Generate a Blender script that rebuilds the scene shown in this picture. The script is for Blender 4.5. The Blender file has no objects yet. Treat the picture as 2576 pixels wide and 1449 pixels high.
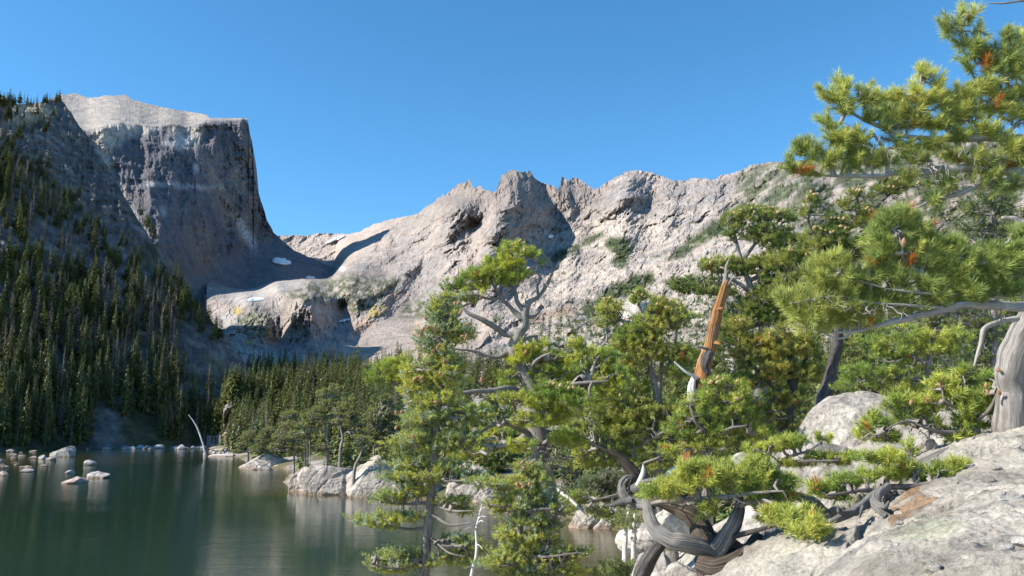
import bpy, math, random
import numpy as np
from mathutils import Vector, Matrix

# ------------------------------------------------------------------ camera, light, exposure
SC = bpy.context.scene
COL = SC.collection
F = 2143.0; CX = 1288.0; CY = 724.5          # focal length and centre in photo units (2576 wide)
PITCH = math.radians(9.68); H = 7.0          # camera 7 m above the lake
cp, sp = math.cos(PITCH), math.sin(PITCH)
cd = bpy.data.cameras.new('camera'); cam = bpy.data.objects.new('camera', cd); COL.objects.link(cam)
cam.location = (0, 0, H); cam.rotation_euler = (math.radians(90) + PITCH, 0, 0)
cd.sensor_width = 36; cd.lens = 36 * F / 2576; cd.clip_start = 0.1; cd.clip_end = 20000
SC.camera = cam
SUN_EL = math.radians(36.5); SUN_BACK = math.radians(13)   # sun from the left, a little behind the camera
sdir = Vector((-math.cos(SUN_EL) * math.cos(SUN_BACK), -math.cos(SUN_EL) * math.sin(SUN_BACK), math.sin(SUN_EL)))
W = bpy.data.worlds.new('World'); SC.world = W; W.use_nodes = True
nt = W.node_tree; nt.nodes.clear()
sky = nt.nodes.new('ShaderNodeTexSky'); sky.sky_type = 'NISHITA'; sky.sun_disc = False
sky.sun_elevation = SUN_EL; sky.sun_rotation = math.atan2(sdir.x, sdir.y)
sky.altitude = 2900; sky.air_density = 1.0; sky.dust_density = 0.35; sky.ozone_density = 2.6
bg = nt.nodes.new('ShaderNodeBackground'); bg.inputs[1].default_value = 0.118
wo = nt.nodes.new('ShaderNodeOutputWorld')
hs = nt.nodes.new('ShaderNodeHueSaturation'); hs.inputs['Saturation'].default_value = 1.22; hs.inputs['Hue'].default_value = 0.489; hs.inputs['Value'].default_value = 1.22
nt.links.new(sky.outputs[0], hs.inputs['Color']); nt.links.new(hs.outputs[0], bg.inputs[0]); nt.links.new(bg.outputs[0], wo.inputs[0])
sl = bpy.data.lights.new('sun', 'SUN'); sl.energy = 5.0; sl.angle = math.radians(0.53); sl.color = (1, 0.94, 0.84)
so = bpy.data.objects.new('sun', sl); COL.objects.link(so); so.rotation_euler = sdir.to_track_quat('Z', 'Y').to_euler()
SC.view_settings.view_transform = 'Standard'; SC.view_settings.look = 'None'
SC.view_settings.exposure = 0.85; SC.view_settings.gamma = 1
SC.render.engine = 'CYCLES'
SC.cycles.max_bounces = 6; SC.cycles.diffuse_bounces = 2; SC.cycles.glossy_bounces = 2; SC.cycles.transmission_bounces = 3
SC.cycles.transparent_max_bounces = 4

# ------------------------------------------------------------------ maths helpers
rng = np.random.default_rng(7)
random.seed(7)

def P(sx, sy, Y):
    """photo point + distance -> world point(s)"""
    sx = np.asarray(sx, float); sy = np.asarray(sy, float); Y = np.asarray(Y, float)
    xc = (sx - CX) / F; yc = (CY - sy) / F
    dy = cp - yc * sp; dz = sp + yc * cp
    t = Y / dy
    return np.stack(np.broadcast_arrays(xc * t, Y, H + dz * t), -1)

_G = np.random.default_rng(3)
_perm = np.concatenate([_G.permutation(512)] * 2)
_ang = _G.uniform(0, 2 * np.pi, 512); _g2 = np.stack([np.cos(_ang), np.sin(_ang)], -1)
_g3 = _G.normal(size=(512, 3)); _g3 /= np.linalg.norm(_g3, axis=1)[:, None]

def _fade(t): return t * t * t * (t * (t * 6 - 15) + 10)

def pn2(x, y, seed=0):
    x = np.asarray(x, float) + seed * 17.31; y = np.asarray(y, float) + seed * 9.17
    xi = np.floor(x).astype(int); yi = np.floor(y).astype(int); xf = x - xi; yf = y - yi
    u = _fade(xf); v = _fade(yf)
    def g(i, j):
        h = _perm[(_perm[(xi + i) & 511] + yi + j) & 511]
        return _g2[h, 0] * (xf - i) + _g2[h, 1] * (yf - j)
    a = g(0, 0); b = g(1, 0); c = g(0, 1); d = g(1, 1)
    return 1.5 * ((a + u * (b - a)) * (1 - v) + (c + u * (d - c)) * v)

def pn3(p, seed=0):
    p = np.asarray(p, float) + seed * 13.7
    pi = np.floor(p).astype(int); pf = p - pi; u = _fade(pf)
    r = 0
    for i in (0, 1):
        for j in (0, 1):
            for k in (0, 1):
                h = _perm[(_perm[(_perm[(pi[..., 0] + i) & 511] + pi[..., 1] + j) & 511] + pi[..., 2] + k) & 511]
                g = _g3[h]
                dd = g[..., 0] * (pf[..., 0] - i) + g[..., 1] * (pf[..., 1] - j) + g[..., 2] * (pf[..., 2] - k)
                w = (u[..., 0] if i else 1 - u[..., 0]) * (u[..., 1] if j else 1 - u[..., 1]) * (u[..., 2] if k else 1 - u[..., 2])
                r = r + w * dd
    return 1.5 * r

def fbm2(x, y, oct=5, seed=0, gain=0.5, ridged=False):
    s = 0; a = 1; tot = 0
    for o in range(oct):
        n = pn2(x * 2 ** o, y * 2 ** o, seed + o * 3)
        if ridged: n = 1 - 2 * np.abs(n)
        s = s + a * n; tot += a; a *= gain
    return s / tot

def fbm3(p, oct=4, seed=0, gain=0.5, ridged=False):
    s = 0; a = 1; tot = 0
    for o in range(oct):
        n = pn3(p * 2 ** o, seed + o * 3)
        if ridged: n = 1 - 2 * np.abs(n)
        s = s + a * n; tot += a; a *= gain
    return s / tot

def cells2(x, y, seed=0):
    """worley noise: distance to the edge (f2-f1) and a random value per cell"""
    xi = np.floor(x).astype(int); yi = np.floor(y).astype(int)
    f1 = np.full(np.shape(x), 9.0); f2 = f1.copy(); idv = np.zeros(np.shape(x))
    for i in (-1, 0, 1):
        for j in (-1, 0, 1):
            h = _perm[(_perm[(xi + i + seed * 7) & 511] + yi + j) & 511]
            cx = xi + i + 0.5 + 0.42 * _g2[h, 0]; cy = yi + j + 0.5 + 0.42 * _g2[h, 1]
            d = np.hypot(x - cx, y - cy)
            near = d < f1
            f2 = np.where(near, f1, np.minimum(f2, d)); idv = np.where(near, h / 511.0, idv); f1 = np.where(near, d, f1)
    return f2 - f1, idv

def rbf(pts, vals, s=1.0):
    pts = np.asarray(pts, float) / s; vals = np.asarray(vals, float); n = len(pts); dim = pts.shape[1]
    def phi(r): return r * r * np.log(r + 1e-9)
    A = np.zeros((n + dim + 1,) * 2)
    A[:n, :n] = phi(np.linalg.norm(pts[:, None] - pts[None], axis=2)) + np.eye(n) * 1e-3
    A[:n, n] = 1; A[:n, n + 1:] = pts; A[n, :n] = 1; A[n + 1:, :n] = pts.T
    w = np.linalg.solve(A, np.concatenate([vals, np.zeros(dim + 1)]))
    def f(*q):
        q = [np.asarray(a, float) / s for a in q]
        r = w[n] + sum(w[n + 1 + i] * q[i] for i in range(dim))
        for k in range(n):
            d = np.sqrt(sum((q[i] - pts[k, i]) ** 2 for i in range(dim)))
            r = r + w[k] * phi(d)
        return r
    return f

def ss(a, b, x):
    t = np.clip((x - a) / (b - a), 0, 1); return t * t * (3 - 2 * t)

# regular grid of photo points for relief and cover masks
GX = np.arange(-320, 2920, 2.0); GY = np.arange(200, 1180, 2.0)
GXX, GYY = np.meshgrid(GX, GY)

def inpoly(X, Y, poly):
    r = np.zeros(np.shape(X), bool); n = len(poly)
    for i in range(n):
        x1, y1 = poly[i]; x2, y2 = poly[(i + 1) % n]
        if y1 == y2: continue
        c = ((Y >= min(y1, y2)) & (Y < max(y1, y2)))
        r ^= c & (X < x1 + (Y - y1) * (x2 - x1) / (y2 - y1))
    return r

def blur(a, k):
    if k < 1: return a
    for ax in (0, 1):
        for _ in range(2):
            p = np.pad(a, [(k + 1, k) if i == ax else (0, 0) for i in (0, 1)], mode='edge')
            c = np.cumsum(p, axis=ax)
            a = (np.take(c, range(2 * k + 1, c.shape[ax]), ax) - np.take(c, range(0, c.shape[ax] - 2 * k - 1), ax)) / (2 * k + 1)
    return a

def mask(polys, soft=2, rough=6, seed=0):
    wx = GXX + rough * fbm2(GXX / 30, GYY / 30, 4, seed + 50); wy = GYY + rough * fbm2(GXX / 30, GYY / 30, 4, seed + 90)
    m = np.zeros(GXX.shape)
    for p in polys: m = np.maximum(m, inpoly(wx, wy, p).astype(float))
    return blur(m, soft)

def samp(grid, sx, sy):
    fx = np.clip((np.asarray(sx, float) - GX[0]) / 2, 0, len(GX) - 1.001); fy = np.clip((np.asarray(sy, float) - GY[0]) / 2, 0, len(GY) - 1.001)
    i = fx.astype(int); j = fy.astype(int); u = fx - i; v = fy - j
    return (grid[j, i] * (1 - u) + grid[j, i + 1] * u) * (1 - v) + (grid[j + 1, i] * (1 - u) + grid[j + 1, i + 1] * u) * v

def leaky(g, length, hold=None):
    """running sum from left to right that fades back to zero over `length` photo units"""
    k = math.exp(-2.0 / length); out = np.zeros_like(g); acc = np.zeros(g.shape[0])
    for i in range(g.shape[1]):
        acc = acc * (k if hold is None else k + (1 - k) * 0.9 * hold[:, i]) + g[:, i] * 2.0; out[:, i] = acc
    return out

# ------------------------------------------------------------------ object helpers
def tag(o, label=None, cat=None, group=None, kind=None):
    if label: o['label'] = label
    if cat: o['category'] = cat
    if group: o['group'] = group
    if kind: o['kind'] = kind
    return o

def mesh(name, V, faces, smooth=False, attrs=None, mats=None, midx=None):
    """faces: list of (n,k) int arrays"""
    V = np.asarray(V, np.float32); me = bpy.data.meshes.new(name)
    faces = [np.asarray(f, np.int32) for f in faces if len(f)]
    nl = sum(f.size for f in faces); npoly = sum(len(f) for f in faces)
    me.vertices.add(len(V)); me.vertices.foreach_set('co', V.ravel())
    me.loops.add(nl); me.polygons.add(npoly)
    me.loops.foreach_set('vertex_index', np.concatenate([f.ravel() for f in faces]))
    tot = np.concatenate([np.full(len(f), f.shape[1], np.int32) for f in faces])
    st = np.concatenate([[0], np.cumsum(tot)[:-1]]).astype(np.int32)
    me.polygons.foreach_set('loop_start', st)
    try: me.polygons.foreach_set('loop_total', tot)
    except Exception: pass
    me.polygons.foreach_set('use_smooth', np.full(npoly, smooth))
    if midx is not None: me.polygons.foreach_set('material_index', np.asarray(midx, np.int32))
    for k, a in (attrs or {}).items():
        a = np.asarray(a, np.float32)
        if a.ndim == 2:
            at = me.attributes.new(k, 'FLOAT_COLOR', 'POINT')
            at.data.foreach_set('color', np.concatenate([a, np.ones((len(a), 1), np.float32)], 1).ravel())
        else:
            at = me.attributes.new(k, 'FLOAT', 'POINT'); at.data.foreach_set('value', a)
    for m in (mats or []): me.materials.append(m)
    me.update(calc_edges=True); me.validate()
    return me

def obj(name, me, parent=None, loc=None):
    o = bpy.data.objects.new(name, me); COL.objects.link(o)
    if parent is not None: o.parent = parent
    if loc is not None: o.location = loc
    return o

def empty(name, loc=(0, 0, 0)):
    o = bpy.data.objects.new(name, None); COL.objects.link(o); o.location = tuple(float(v) for v in loc)
    o.empty_display_size = 0.2
    return o

# ------------------------------------------------------------------ materials
def newmat(name):
    m = bpy.data.materials.new(name); m.use_nodes = True; t = m.node_tree; t.nodes.clear()
    out = t.nodes.new('ShaderNodeOutputMaterial'); b = t.nodes.new('ShaderNodeBsdfPrincipled')
    t.links.new(b.outputs[0], out.inputs[0])
    return m, t, b, out

def N(t, typ, **kw):
    n = t.nodes.new(typ)
    for k, v in kw.items():
        if k.startswith('i_'):
            n.inputs[int(k[2:])].default_value = v
        else: setattr(n, k, v)
    return n

def noise(t, vec, scale, detail=6, rough=0.6, lac=2.0):
    n = N(t, 'ShaderNodeTexNoise'); n.inputs['Scale'].default_value = scale; n.inputs['Detail'].default_value = detail
    n.inputs['Roughness'].default_value = rough; n.inputs['Lacunarity'].default_value = lac
    if vec is not None: t.links.new(vec, n.inputs['Vector'])
    return n

def ramp(t, fac, stops):
    r = N(t, 'ShaderNodeValToRGB'); e = r.color_ramp.elements
    while len(e) > 1: e.remove(e[-1])
    e[0].position = stops[0][0]; e[0].color = tuple(stops[0][1]) + (1,)
    for p, c in stops[1:]:
        k = e.new(p); k.color = tuple(c) + (1,)
    t.links.new(fac, r.inputs[0]); return r

def mixc(t, mode, fac, a, b):
    m = N(t, 'ShaderNodeMix', data_type='RGBA', blend_type=mode)
    for s, v in ((0, fac), (6, a), (7, b)):
        if hasattr(v, 'is_linked') or hasattr(v, 'links'): t.links.new(v, m.inputs[s])
        else: m.inputs[s].default_value = v
    return m.outputs[2]

def rock_mat(name, s1, s2, bump, vary=(0.72, 1.25), rough=0.9, stretch=(1, 1, 1), crack=None):
    """stone whose colour comes from the 'col' attribute, broken up by two scales of noise"""
    m, t, b, out = newmat(name)
    tc = N(t, 'ShaderNodeTexCoord'); mp = N(t, 'ShaderNodeMapping'); mp.inputs['Scale'].default_value = stretch
    t.links.new(tc.outputs['Object'], mp.inputs[0]); v = mp.outputs[0]
    at = N(t, 'ShaderNodeAttribute', attribute_name='col')
    n1 = noise(t, v, s1, 8, 0.62); n2 = noise(t, v, s2, 6, 0.7)
    lo, hi = vary
    r1 = ramp(t, n1.outputs[0], [(0.3, (lo,) * 3), (0.5, (1, 1, 1)), (0.72, (hi,) * 3)])
    r2 = ramp(t, n2.outputs[0], [(0.33, (lo, lo * 0.98, lo * 0.95)), (0.52, (1, 1, 1)), (0.7, (hi, hi, hi))])
    c = mixc(t, 'MULTIPLY', 1.0, at.outputs['Color'], r1.outputs[0])
    c = mixc(t, 'MULTIPLY', 1.0, c, r2.outputs[0])
    hgt = n2.outputs[0]
    if crack:
        vo = N(t, 'ShaderNodeTexVoronoi', feature='DISTANCE_TO_EDGE'); vo.inputs['Scale'].default_value = crack
        wn = noise(t, v, crack * 1.3, 4, 0.6)
        wv = N(t, 'ShaderNodeVectorMath', operation='SCALE'); wv.inputs[3].default_value = 0.55 / crack
        t.links.new(wn.outputs['Color'], wv.inputs[0])
        av = N(t, 'ShaderNodeVectorMath', operation='ADD'); t.links.new(v, av.inputs[0]); t.links.new(wv.outputs[0], av.inputs[1])
        t.links.new(av.outputs[0], vo.inputs['Vector'])
        cr = ramp(t, vo.outputs[0], [(0.0, (0.45, 0.42, 0.4)), (0.035, (1, 1, 1))])
        c = mixc(t, 'MULTIPLY', 0.75, c, cr.outputs[0])
        sb = N(t, 'ShaderNodeMath', operation='MINIMUM'); sb.inputs[1].default_value = 0.06
        t.links.new(vo.outputs[0], sb.inputs[0])
        ad = N(t, 'ShaderNodeMath', operation='MULTIPLY_ADD'); ad.inputs[1].default_value = 4
        t.links.new(sb.outputs[0], ad.inputs[0]); t.links.new(n2.outputs[0], ad.inputs[2]); hgt = ad.outputs[0]
    t.links.new(c, b.inputs['Base Color']); b.inputs['Roughness'].default_value = rough
    b.inputs['Specular IOR Level'].default_value = 0.2
    bp = N(t, 'ShaderNodeBump'); bp.inputs['Strength'].default_value = 0.9; bp.inputs['Distance'].default_value = bump
    t.links.new(hgt, bp.inputs['Height']); t.links.new(bp.outputs[0], b.inputs['Normal'])
    return m

M_MTN = rock_mat('mountain_rock', 0.035, 0.16, 3.0)
M_SLOPE = rock_mat('slope_rock', 0.05, 0.35, 1.6)
M_OUT = rock_mat('outcrop_rock', 0.5, 2.6, 0.25, crack=0.38)
M_SLAB = rock_mat('granite_slab', 2.3, 34.0, 0.03, vary=(0.62, 1.28), crack=None)
M_BOULD = rock_mat('boulder_granite', 1.6, 13.0, 0.05, vary=(0.6, 1.3))

def leaf_mat(name, trans=0.34):
    m, t, b, out = newmat(name)
    at = N(t, 'ShaderNodeAttribute', attribute_name='col')
    t.links.new(at.outputs['Color'], b.inputs['Base Color']); b.inputs['Roughness'].default_value = 0.45
    b.inputs['Specular IOR Level'].default_value = 0.35
    tr = N(t, 'ShaderNodeBsdfTranslucent'); t.links.new(at.outputs['Color'], tr.inputs[0])
    ms = N(t, 'ShaderNodeMixShader'); ms.inputs[0].default_value = trans
    t.links.new(b.outputs[0], ms.inputs[1]); t.links.new(tr.outputs[0], ms.inputs[2]); t.links.new(ms.outputs[0], out.inputs[0])
    return m
M_NEEDLE = leaf_mat('pine_needles'); M_FAR = leaf_mat('distant_needles', 0.15)

def wood_mat(name, c1, c2, c3, along=3.0, around=14.0, bump=0.012, twist=0.0, patch=None):
    """grain drawn along the limb with the 'gu' (around) and 'gv' (along) attributes"""
    m, t, b, out = newmat(name)
    gu = N(t, 'ShaderNodeAttribute', attribute_name='gu'); gv = N(t, 'ShaderNodeAttribute', attribute_name='gv')
    tw = N(t, 'ShaderNodeMath', operation='MULTIPLY_ADD'); tw.inputs[1].default_value = twist
    t.links.new(gv.outputs['Fac'], tw.inputs[0]); t.links.new(gu.outputs['Fac'], tw.inputs[2])
    cs = N(t, 'ShaderNodeMath', operation='COSINE'); sn = N(t, 'ShaderNodeMath', operation='SINE')
    t.links.new(tw.outputs[0], cs.inputs[0]); t.links.new(tw.outputs[0], sn.inputs[0])
    cb = N(t, 'ShaderNodeCombineXYZ'); vm = N(t, 'ShaderNodeMath', operation='MULTIPLY'); vm.inputs[1].default_value = along
    t.links.new(gv.outputs['Fac'], vm.inputs[0])
    t.links.new(cs.outputs[0], cb.inputs[0]); t.links.new(sn.outputs[0], cb.inputs[1]); t.links.new(vm.outputs[0], cb.inputs[2])
    sc = N(t, 'ShaderNodeVectorMath', operation='MULTIPLY'); sc.inputs[1].default_value = (around, around, 1)
    t.links.new(cb.outputs[0], sc.inputs[0])
    n1 = noise(t, sc.outputs[0], 1.0, 7, 0.7)
    tc = N(t, 'ShaderNodeTexCoord'); n2 = noise(t, tc.outputs['Object'], 3.0, 4, 0.6)
    r = ramp(t, n1.outputs[0], [(0.34, c1), (0.5, c2), (0.68, c3)])
    r2 = ramp(t, n2.outputs[0], [(0.35, (0.75,) * 3), (0.65, (1.15,) * 3)])
    c = mixc(t, 'MULTIPLY', 1.0, r.outputs[0], r2.outputs[0])
    if patch:
        n3 = noise(t, tc.outputs['Object'], 2.2, 6, 0.7); r3 = ramp(t, n3.outputs[0], [(0.57, (0, 0, 0)), (0.63, (1, 1, 1))])
        c = mixc(t, 'MIX', r3.outputs[0], c, tuple(patch) + (1,))
    t.links.new(c, b.inputs['Base Color']); b.inputs['Roughness'].default_value = 0.85; b.inputs['Specular IOR Level'].default_value = 0.2
    bp = N(t, 'ShaderNodeBump'); bp.inputs['Strength'].default_value = 1; bp.inputs['Distance'].default_value = bump
    t.links.new(n1.outputs[0], bp.inputs['Height']); t.links.new(bp.outputs[0], b.inputs['Normal'])
    return m
M_BARK = wood_mat('grey_bark', (0.10, 0.085, 0.075), (0.22, 0.195, 0.175), (0.34, 0.31, 0.285), 9, 4, 0.012)
M_TWIG = wood_mat('pale_twigs', (0.13, 0.11, 0.095), (0.24, 0.215, 0.19), (0.38, 0.35, 0.32), 8, 2, 0.002)
M_PALETWIG = wood_mat('pale_grey_limbs', (0.18, 0.155, 0.135), (0.36, 0.33, 0.30), (0.50, 0.47, 0.44), 8, 3, 0.004)
M_DARKBARK = wood_mat('dark_bark', (0.03, 0.028, 0.028), (0.07, 0.062, 0.058), (0.13, 0.12, 0.115), 9, 4, 0.012)
M_SILVER = wood_mat('weathered_silver_wood', (0.12, 0.105, 0.095), (0.41, 0.38, 0.35), (0.60, 0.57, 0.54), 1.3, 8, 0.06, 1.3)
M_OLDTRUNK = wood_mat('old_pale_trunk', (0.15, 0.13, 0.12), (0.27, 0.245, 0.225), (0.40, 0.375, 0.35), 3.5, 3.5, 0.02, 0.3)
M_BROWNW = wood_mat('weathered_brown_wood', (0.03, 0.022, 0.018), (0.11, 0.085, 0.065), (0.24, 0.20, 0.165), 1.0, 8, 0.03, 1.3)
M_ORANGE = wood_mat('orange_bare_wood', (0.07, 0.03, 0.015), (0.42, 0.19, 0.07), (0.56, 0.35, 0.18), 1.1, 6, 0.05, 0.4, (0.20, 0.155, 0.13))
M_BLEACH = wood_mat('bleached_wood', (0.4, 0.37, 0.34), (0.58, 0.55, 0.52), (0.7, 0.68, 0.65), 6, 3, 0.004)
M_REDBARK = wood_mat('reddish_bark', (0.10, 0.065, 0.05), (0.22, 0.155, 0.125), (0.33, 0.26, 0.22), 9, 4, 0.014)

def flat_mat(name, col, rough=0.7, var=0.0):
    m, t, b, out = newmat(name)
    if var:
        tc = N(t, 'ShaderNodeTexCoord'); n = noise(t, tc.outputs['Object'], var, 5, 0.6)
        r = ramp(t, n.outputs[0], [(0.3, [c * 0.6 for c in col]), (0.7, [min(1, c * 1.3) for c in col])])
        t.links.new(r.outputs[0], b.inputs['Base Color'])
    else: b.inputs['Base Color'].default_value = tuple(col) + (1,)
    b.inputs['Roughness'].default_value = rough
    return m
M_SNOW = flat_mat('old_snow', (0.82, 0.84, 0.88), 0.6, 0.15)
M_CONE = flat_mat('cone_scales', (0.36, 0.20, 0.10), 0.8, 60)
M_CONEY = flat_mat('pale_cone_scales', (0.50, 0.36, 0.18), 0.7, 60)

# ------------------------------------------------------------------ large terrain
def curve(pts, jag=0.0, seed=0, freq=0.12):
    xs = [p[0] for p in pts]; ys = [p[1] for p in pts]
    def f(x):
        y = np.interp(x, xs, ys)
        if jag: y = y + jag * (fbm2(np.asarray(x) * freq, 0 * np.asarray(x) + 3.3, 4, seed, 0.65))
        return y
    return f

def sheet(name, xs, top, bot, nr, depth, color, mat, label=None, drop=1.0, jag=0.0):
    T = top(xs); B = bot(xs); t = np.linspace(0, 1, nr)[:, None]
    SX = np.broadcast_to(xs[None], (nr, len(xs))); SY = T[None] + (B - T)[None] * t
    Y = depth(SX, SY); Y = np.maximum(Y, 40); V = P(SX, SY, Y)
    # the far side: the ground carries on over the crest and falls away behind it
    back = []
    for dy, dz in ((0.45, -0.42), (0.16, -0.11), (0.04, -0.015)):
        r = V[0].copy(); r[:, 1] += dy * Y[0] * drop; r[:, 2] += dz * Y[0] * drop
        r[:, 0] *= (1 + dy * drop * 0.5); back.append(r)
    foot = V[-1].copy(); foot[:, 2] -= 0.05 * Y[-1] + 3
    V = np.concatenate([np.stack(back), V, foot[None]], 0)
    n, m = V.shape[:2]
    c = color(SX, SY, V[3:-1]); c = np.concatenate([c[:1]] * 3 + [c, c[-1:]], 0)
    i = np.arange(n * m).reshape(n, m)
    q = np.stack([i[:-1, :-1], i[1:, :-1], i[1:, 1:], i[:-1, 1:]], -1).reshape(-1, 4)
    me = mesh(name, V.reshape(-1, 3), [q], smooth=False, attrs={'col': c.reshape(-1, 3)}, mats=[mat])
    o = obj(name, me); tag(o, label, kind='structure')
    return o

def lerp(a, b, m):
    m = np.asarray(m)[..., None]; return np.asarray(a) * (1 - m) + np.asarray(b) * m

# --- ridge, spires and the long sunlit wall ---
RIDGE = [(520, 640), (660, 600), (704, 593), (740, 591), (776, 593), (800, 587), (850, 588), (879, 589), (906, 582), (937, 565), (978, 553), (1012, 545),
         (1050, 539), (1062, 526), (1077, 516), (1088, 512), (1100, 498), (1108, 497), (1114.6, 485), (1119, 494), (1128, 484), (1138.6, 476), (1150, 465), (1159, 458),
         (1166, 461), (1173, 458), (1179.6, 448), (1185, 462), (1193, 475), (1207, 467), (1216, 476), (1227, 478), (1240, 483), (1248, 479), (1256, 458), (1261.7, 440),
         (1272, 436), (1280, 430), (1292, 426), (1300, 430), (1309, 434), (1318, 434), (1330, 429), (1338, 436), (1344, 447), (1352, 453), (1361, 461), (1372, 460),
         (1381, 466), (1392, 466), (1405, 475), (1410, 462), (1413, 446), (1415, 440), (1418, 448), (1426, 452), (1429, 458), (1433, 451), (1446, 446), (1460, 452), (1476, 464),
         (1494, 477), (1509, 470), (1530, 456), (1558, 442), (1570, 434), (1583, 429), (1617, 430), (1640, 435), (1664, 442), (1692, 453), (1730, 454), (1737, 447),
         (1801, 451), (1810, 441), (1819, 438), (1832, 440), (1845, 436), (1870, 425), (1890, 415), (1942, 407), (2007, 405), (2100, 388), (2200, 374),
         (2400, 352), (2600, 335), (2900, 300)]
m3pts = [(520, 930, 650), (700, 930, 640), (850, 930, 620), (1000, 930, 600), (1300, 930, 520), (1600, 930, 440), (2000, 930, 360), (2600, 930, 250), (2900, 930, 220), (560, 1010, 540), (700, 1010, 470), (1000, 1010, 420), (1300, 1010, 350), (1600, 1010, 300), (2000, 1010, 260), (2600, 1010, 195), (520, 1097, 450), (700, 1097, 350), (1000, 1097, 260), (1300, 1097, 225), (1600, 1097, 200), (2000, 1097, 175), (2600, 1097, 150),
         (600, 880, 730), (700, 870, 770), (850, 850, 800), (1000, 850, 760), (600, 780, 880), (560, 800, 860), (580, 765, 900), (700, 760, 905), (850, 770, 930), (620, 742, 960), (700, 720, 1030), (780, 712, 1080), (860, 695, 1180),
         (620, 722, 1650), (660, 690, 2000), (700, 693, 1950), (780, 691, 1950), (830, 679, 2000), (640, 650, 2100), (700, 600, 2400), (800, 592, 2500), (900, 585, 2350), (880, 650, 1600), (1000, 550, 2050), (1000, 650, 1450), (1000, 750, 1050),
         (1180, 455, 1470), (1180, 600, 1330), (1180, 750, 930), (1300, 430, 1420), (1300, 600, 1250), (1300, 750, 860), (1450, 450, 1520), (1450, 550, 1350), (1450, 750, 780),
         (1600, 430, 1450), (1600, 550, 1230), (1600, 700, 850), (1800, 440, 1380), (1800, 600, 930), (1800, 750, 640), (2000, 406, 1150), (2000, 550, 780), (2000, 750, 520),
         (2300, 360, 900), (2300, 600, 540), (2600, 330, 700), (2600, 600, 420), (2900, 300, 600), (2900, 600, 380)]
_f3 = rbf([(a, b) for a, b, c in m3pts], [math.log(c) for a, b, c in m3pts], 500.0)
M3BASE = np.exp(_f3(GXX, GYY)); M3BASE = np.where((GXX > 560) & (GXX < 860), np.minimum(M3BASE, 2440 - 5.0 * np.clip(GYY - 590, 0, 400)), M3BASE)
shade3 = [[(1142, 504), (1190, 504), (1204, 485), (1221, 507), (1210, 538), (1190, 583), (1176, 600), (1135, 589), (1118, 586), (1125, 548)],
          [(1278, 470), (1290, 440), (1308, 434), (1340, 450), (1364, 480), (1381, 504), (1395, 531), (1405, 562), (1402, 589), (1375, 603), (1357, 620), (1350, 665), (1290, 675), (1224, 655), (1227, 600), (1251, 569), (1262, 520), (1280, 514)],
          [(1427, 455), (1450, 490), (1467, 524), (1443, 538), (1433, 507)],
          [(1063, 582), (1073, 617), (1050, 644), (1032, 675), (1005, 695), (971, 712), (1009, 675), (1015, 644), (1039, 617), (1050, 589)],
          [(1583, 435), (1583, 466), (1566, 494), (1559, 514), (1531, 531), (1572, 535), (1600, 524), (1617, 511), (1631, 480), (1627, 446), (1613, 435)],
          [(1826, 439), (1832, 466), (1819, 497), (1798, 521), (1788, 515), (1805, 476), (1815, 456)],
          [(2036, 450), (2085, 453), (2091, 474), (2082, 495), (2036, 496), (2030, 474)],
          [(686, 750), (712, 748), (700, 822), (704, 880), (674, 878), (676, 805)],
          [(745, 753), (786, 753), (766, 805), (738, 839), (728, 885), (714, 885), (738, 805)],
          [(793, 771), (868, 745), (865, 781), (848, 822), (820, 856), (795, 876), (788, 822)],
          [(1186, 640), (1200, 655), (1170, 690), (1140, 720), (1120, 735), (1150, 690)],
          [(1030, 560), (1040, 580), (1020, 610), (1005, 625), (1015, 590)], [(985, 575), (992, 590), (975, 625), (962, 640), (970, 600)],
          [(1478, 470), (1494, 480), (1478, 500), (1470, 490)], [(1700, 470), (1712, 490), (1690, 540), (1680, 520)]]
k = mask(shade3[:7] + shade3[10:], 2, 5, 1)      # rock that turns its back to the sun: buttresses standing out on the left of it
kr = mask(shade3[7:10], 2, 5, 1)                 # gullies and the dark cliff
flip = lambda a: a[:, ::-1]
out3 = flip(leaky(flip((M3BASE / F) * 4.2 * k), 60.0, flip(np.clip(k, 0, 1))))
acc = out3[0].copy()
for j in range(1, len(GY)):                     # each buttress runs on down the slope and dies out
    acc = np.maximum(out3[j], acc * math.exp(-2 / 120.0)); out3[j] = acc
REL3 = leaky((M3BASE / F) * 1.5 * kr, 26.0, np.clip(kr, 0, 1) * 0.9) - blur(out3, 4)
REL3 = blur(REL3, 1)
# ribs and strata that run up to the right
ca, sa = math.cos(math.radians(38)), math.sin(math.radians(38))
U = GXX * ca - GYY * sa; Vv = GXX * sa + GYY * ca
wob = 14 * fbm2(GXX / 60, GYY / 60, 3, 5)
diag = fbm2(U / 190, (Vv + wob) / 34, 5, 11, 0.6, ridged=True)
vert = fbm2((GXX + wob) / 34, GYY / 110, 5, 12, 0.6, ridged=True)
blob = fbm2(GXX / 46, GYY / 40, 6, 13, 0.62, ridged=True)
wv = ss(560, 470, GYY) * ss(980, 1080, GXX) * ss(1560, 1480, GXX)          # upright ribs on the spires
wv = np.maximum(wv, ss(650, 700, GXX) * ss(900, 860, GXX) * ss(730, 760, GYY))
px = M3BASE / F
big3 = fbm2(U / 330, (Vv + wob * 2) / 105, 4, 14, 0.5, ridged=True); bigv = fbm2((GXX + wob * 2) / 90, GYY / 260, 4, 15, 0.5, ridged=True)
REL3 -= px * 85 * (big3 * (1 - wv) + bigv * wv) * ss(420, 560, GXX)
REL3 -= px * 30 * (diag * (1 - wv) + vert * wv)
REL3 -= px * 16 * blob
fine = fbm2(GXX / 11, GYY / 9, 4, 21, 0.6, ridged=True)
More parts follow.
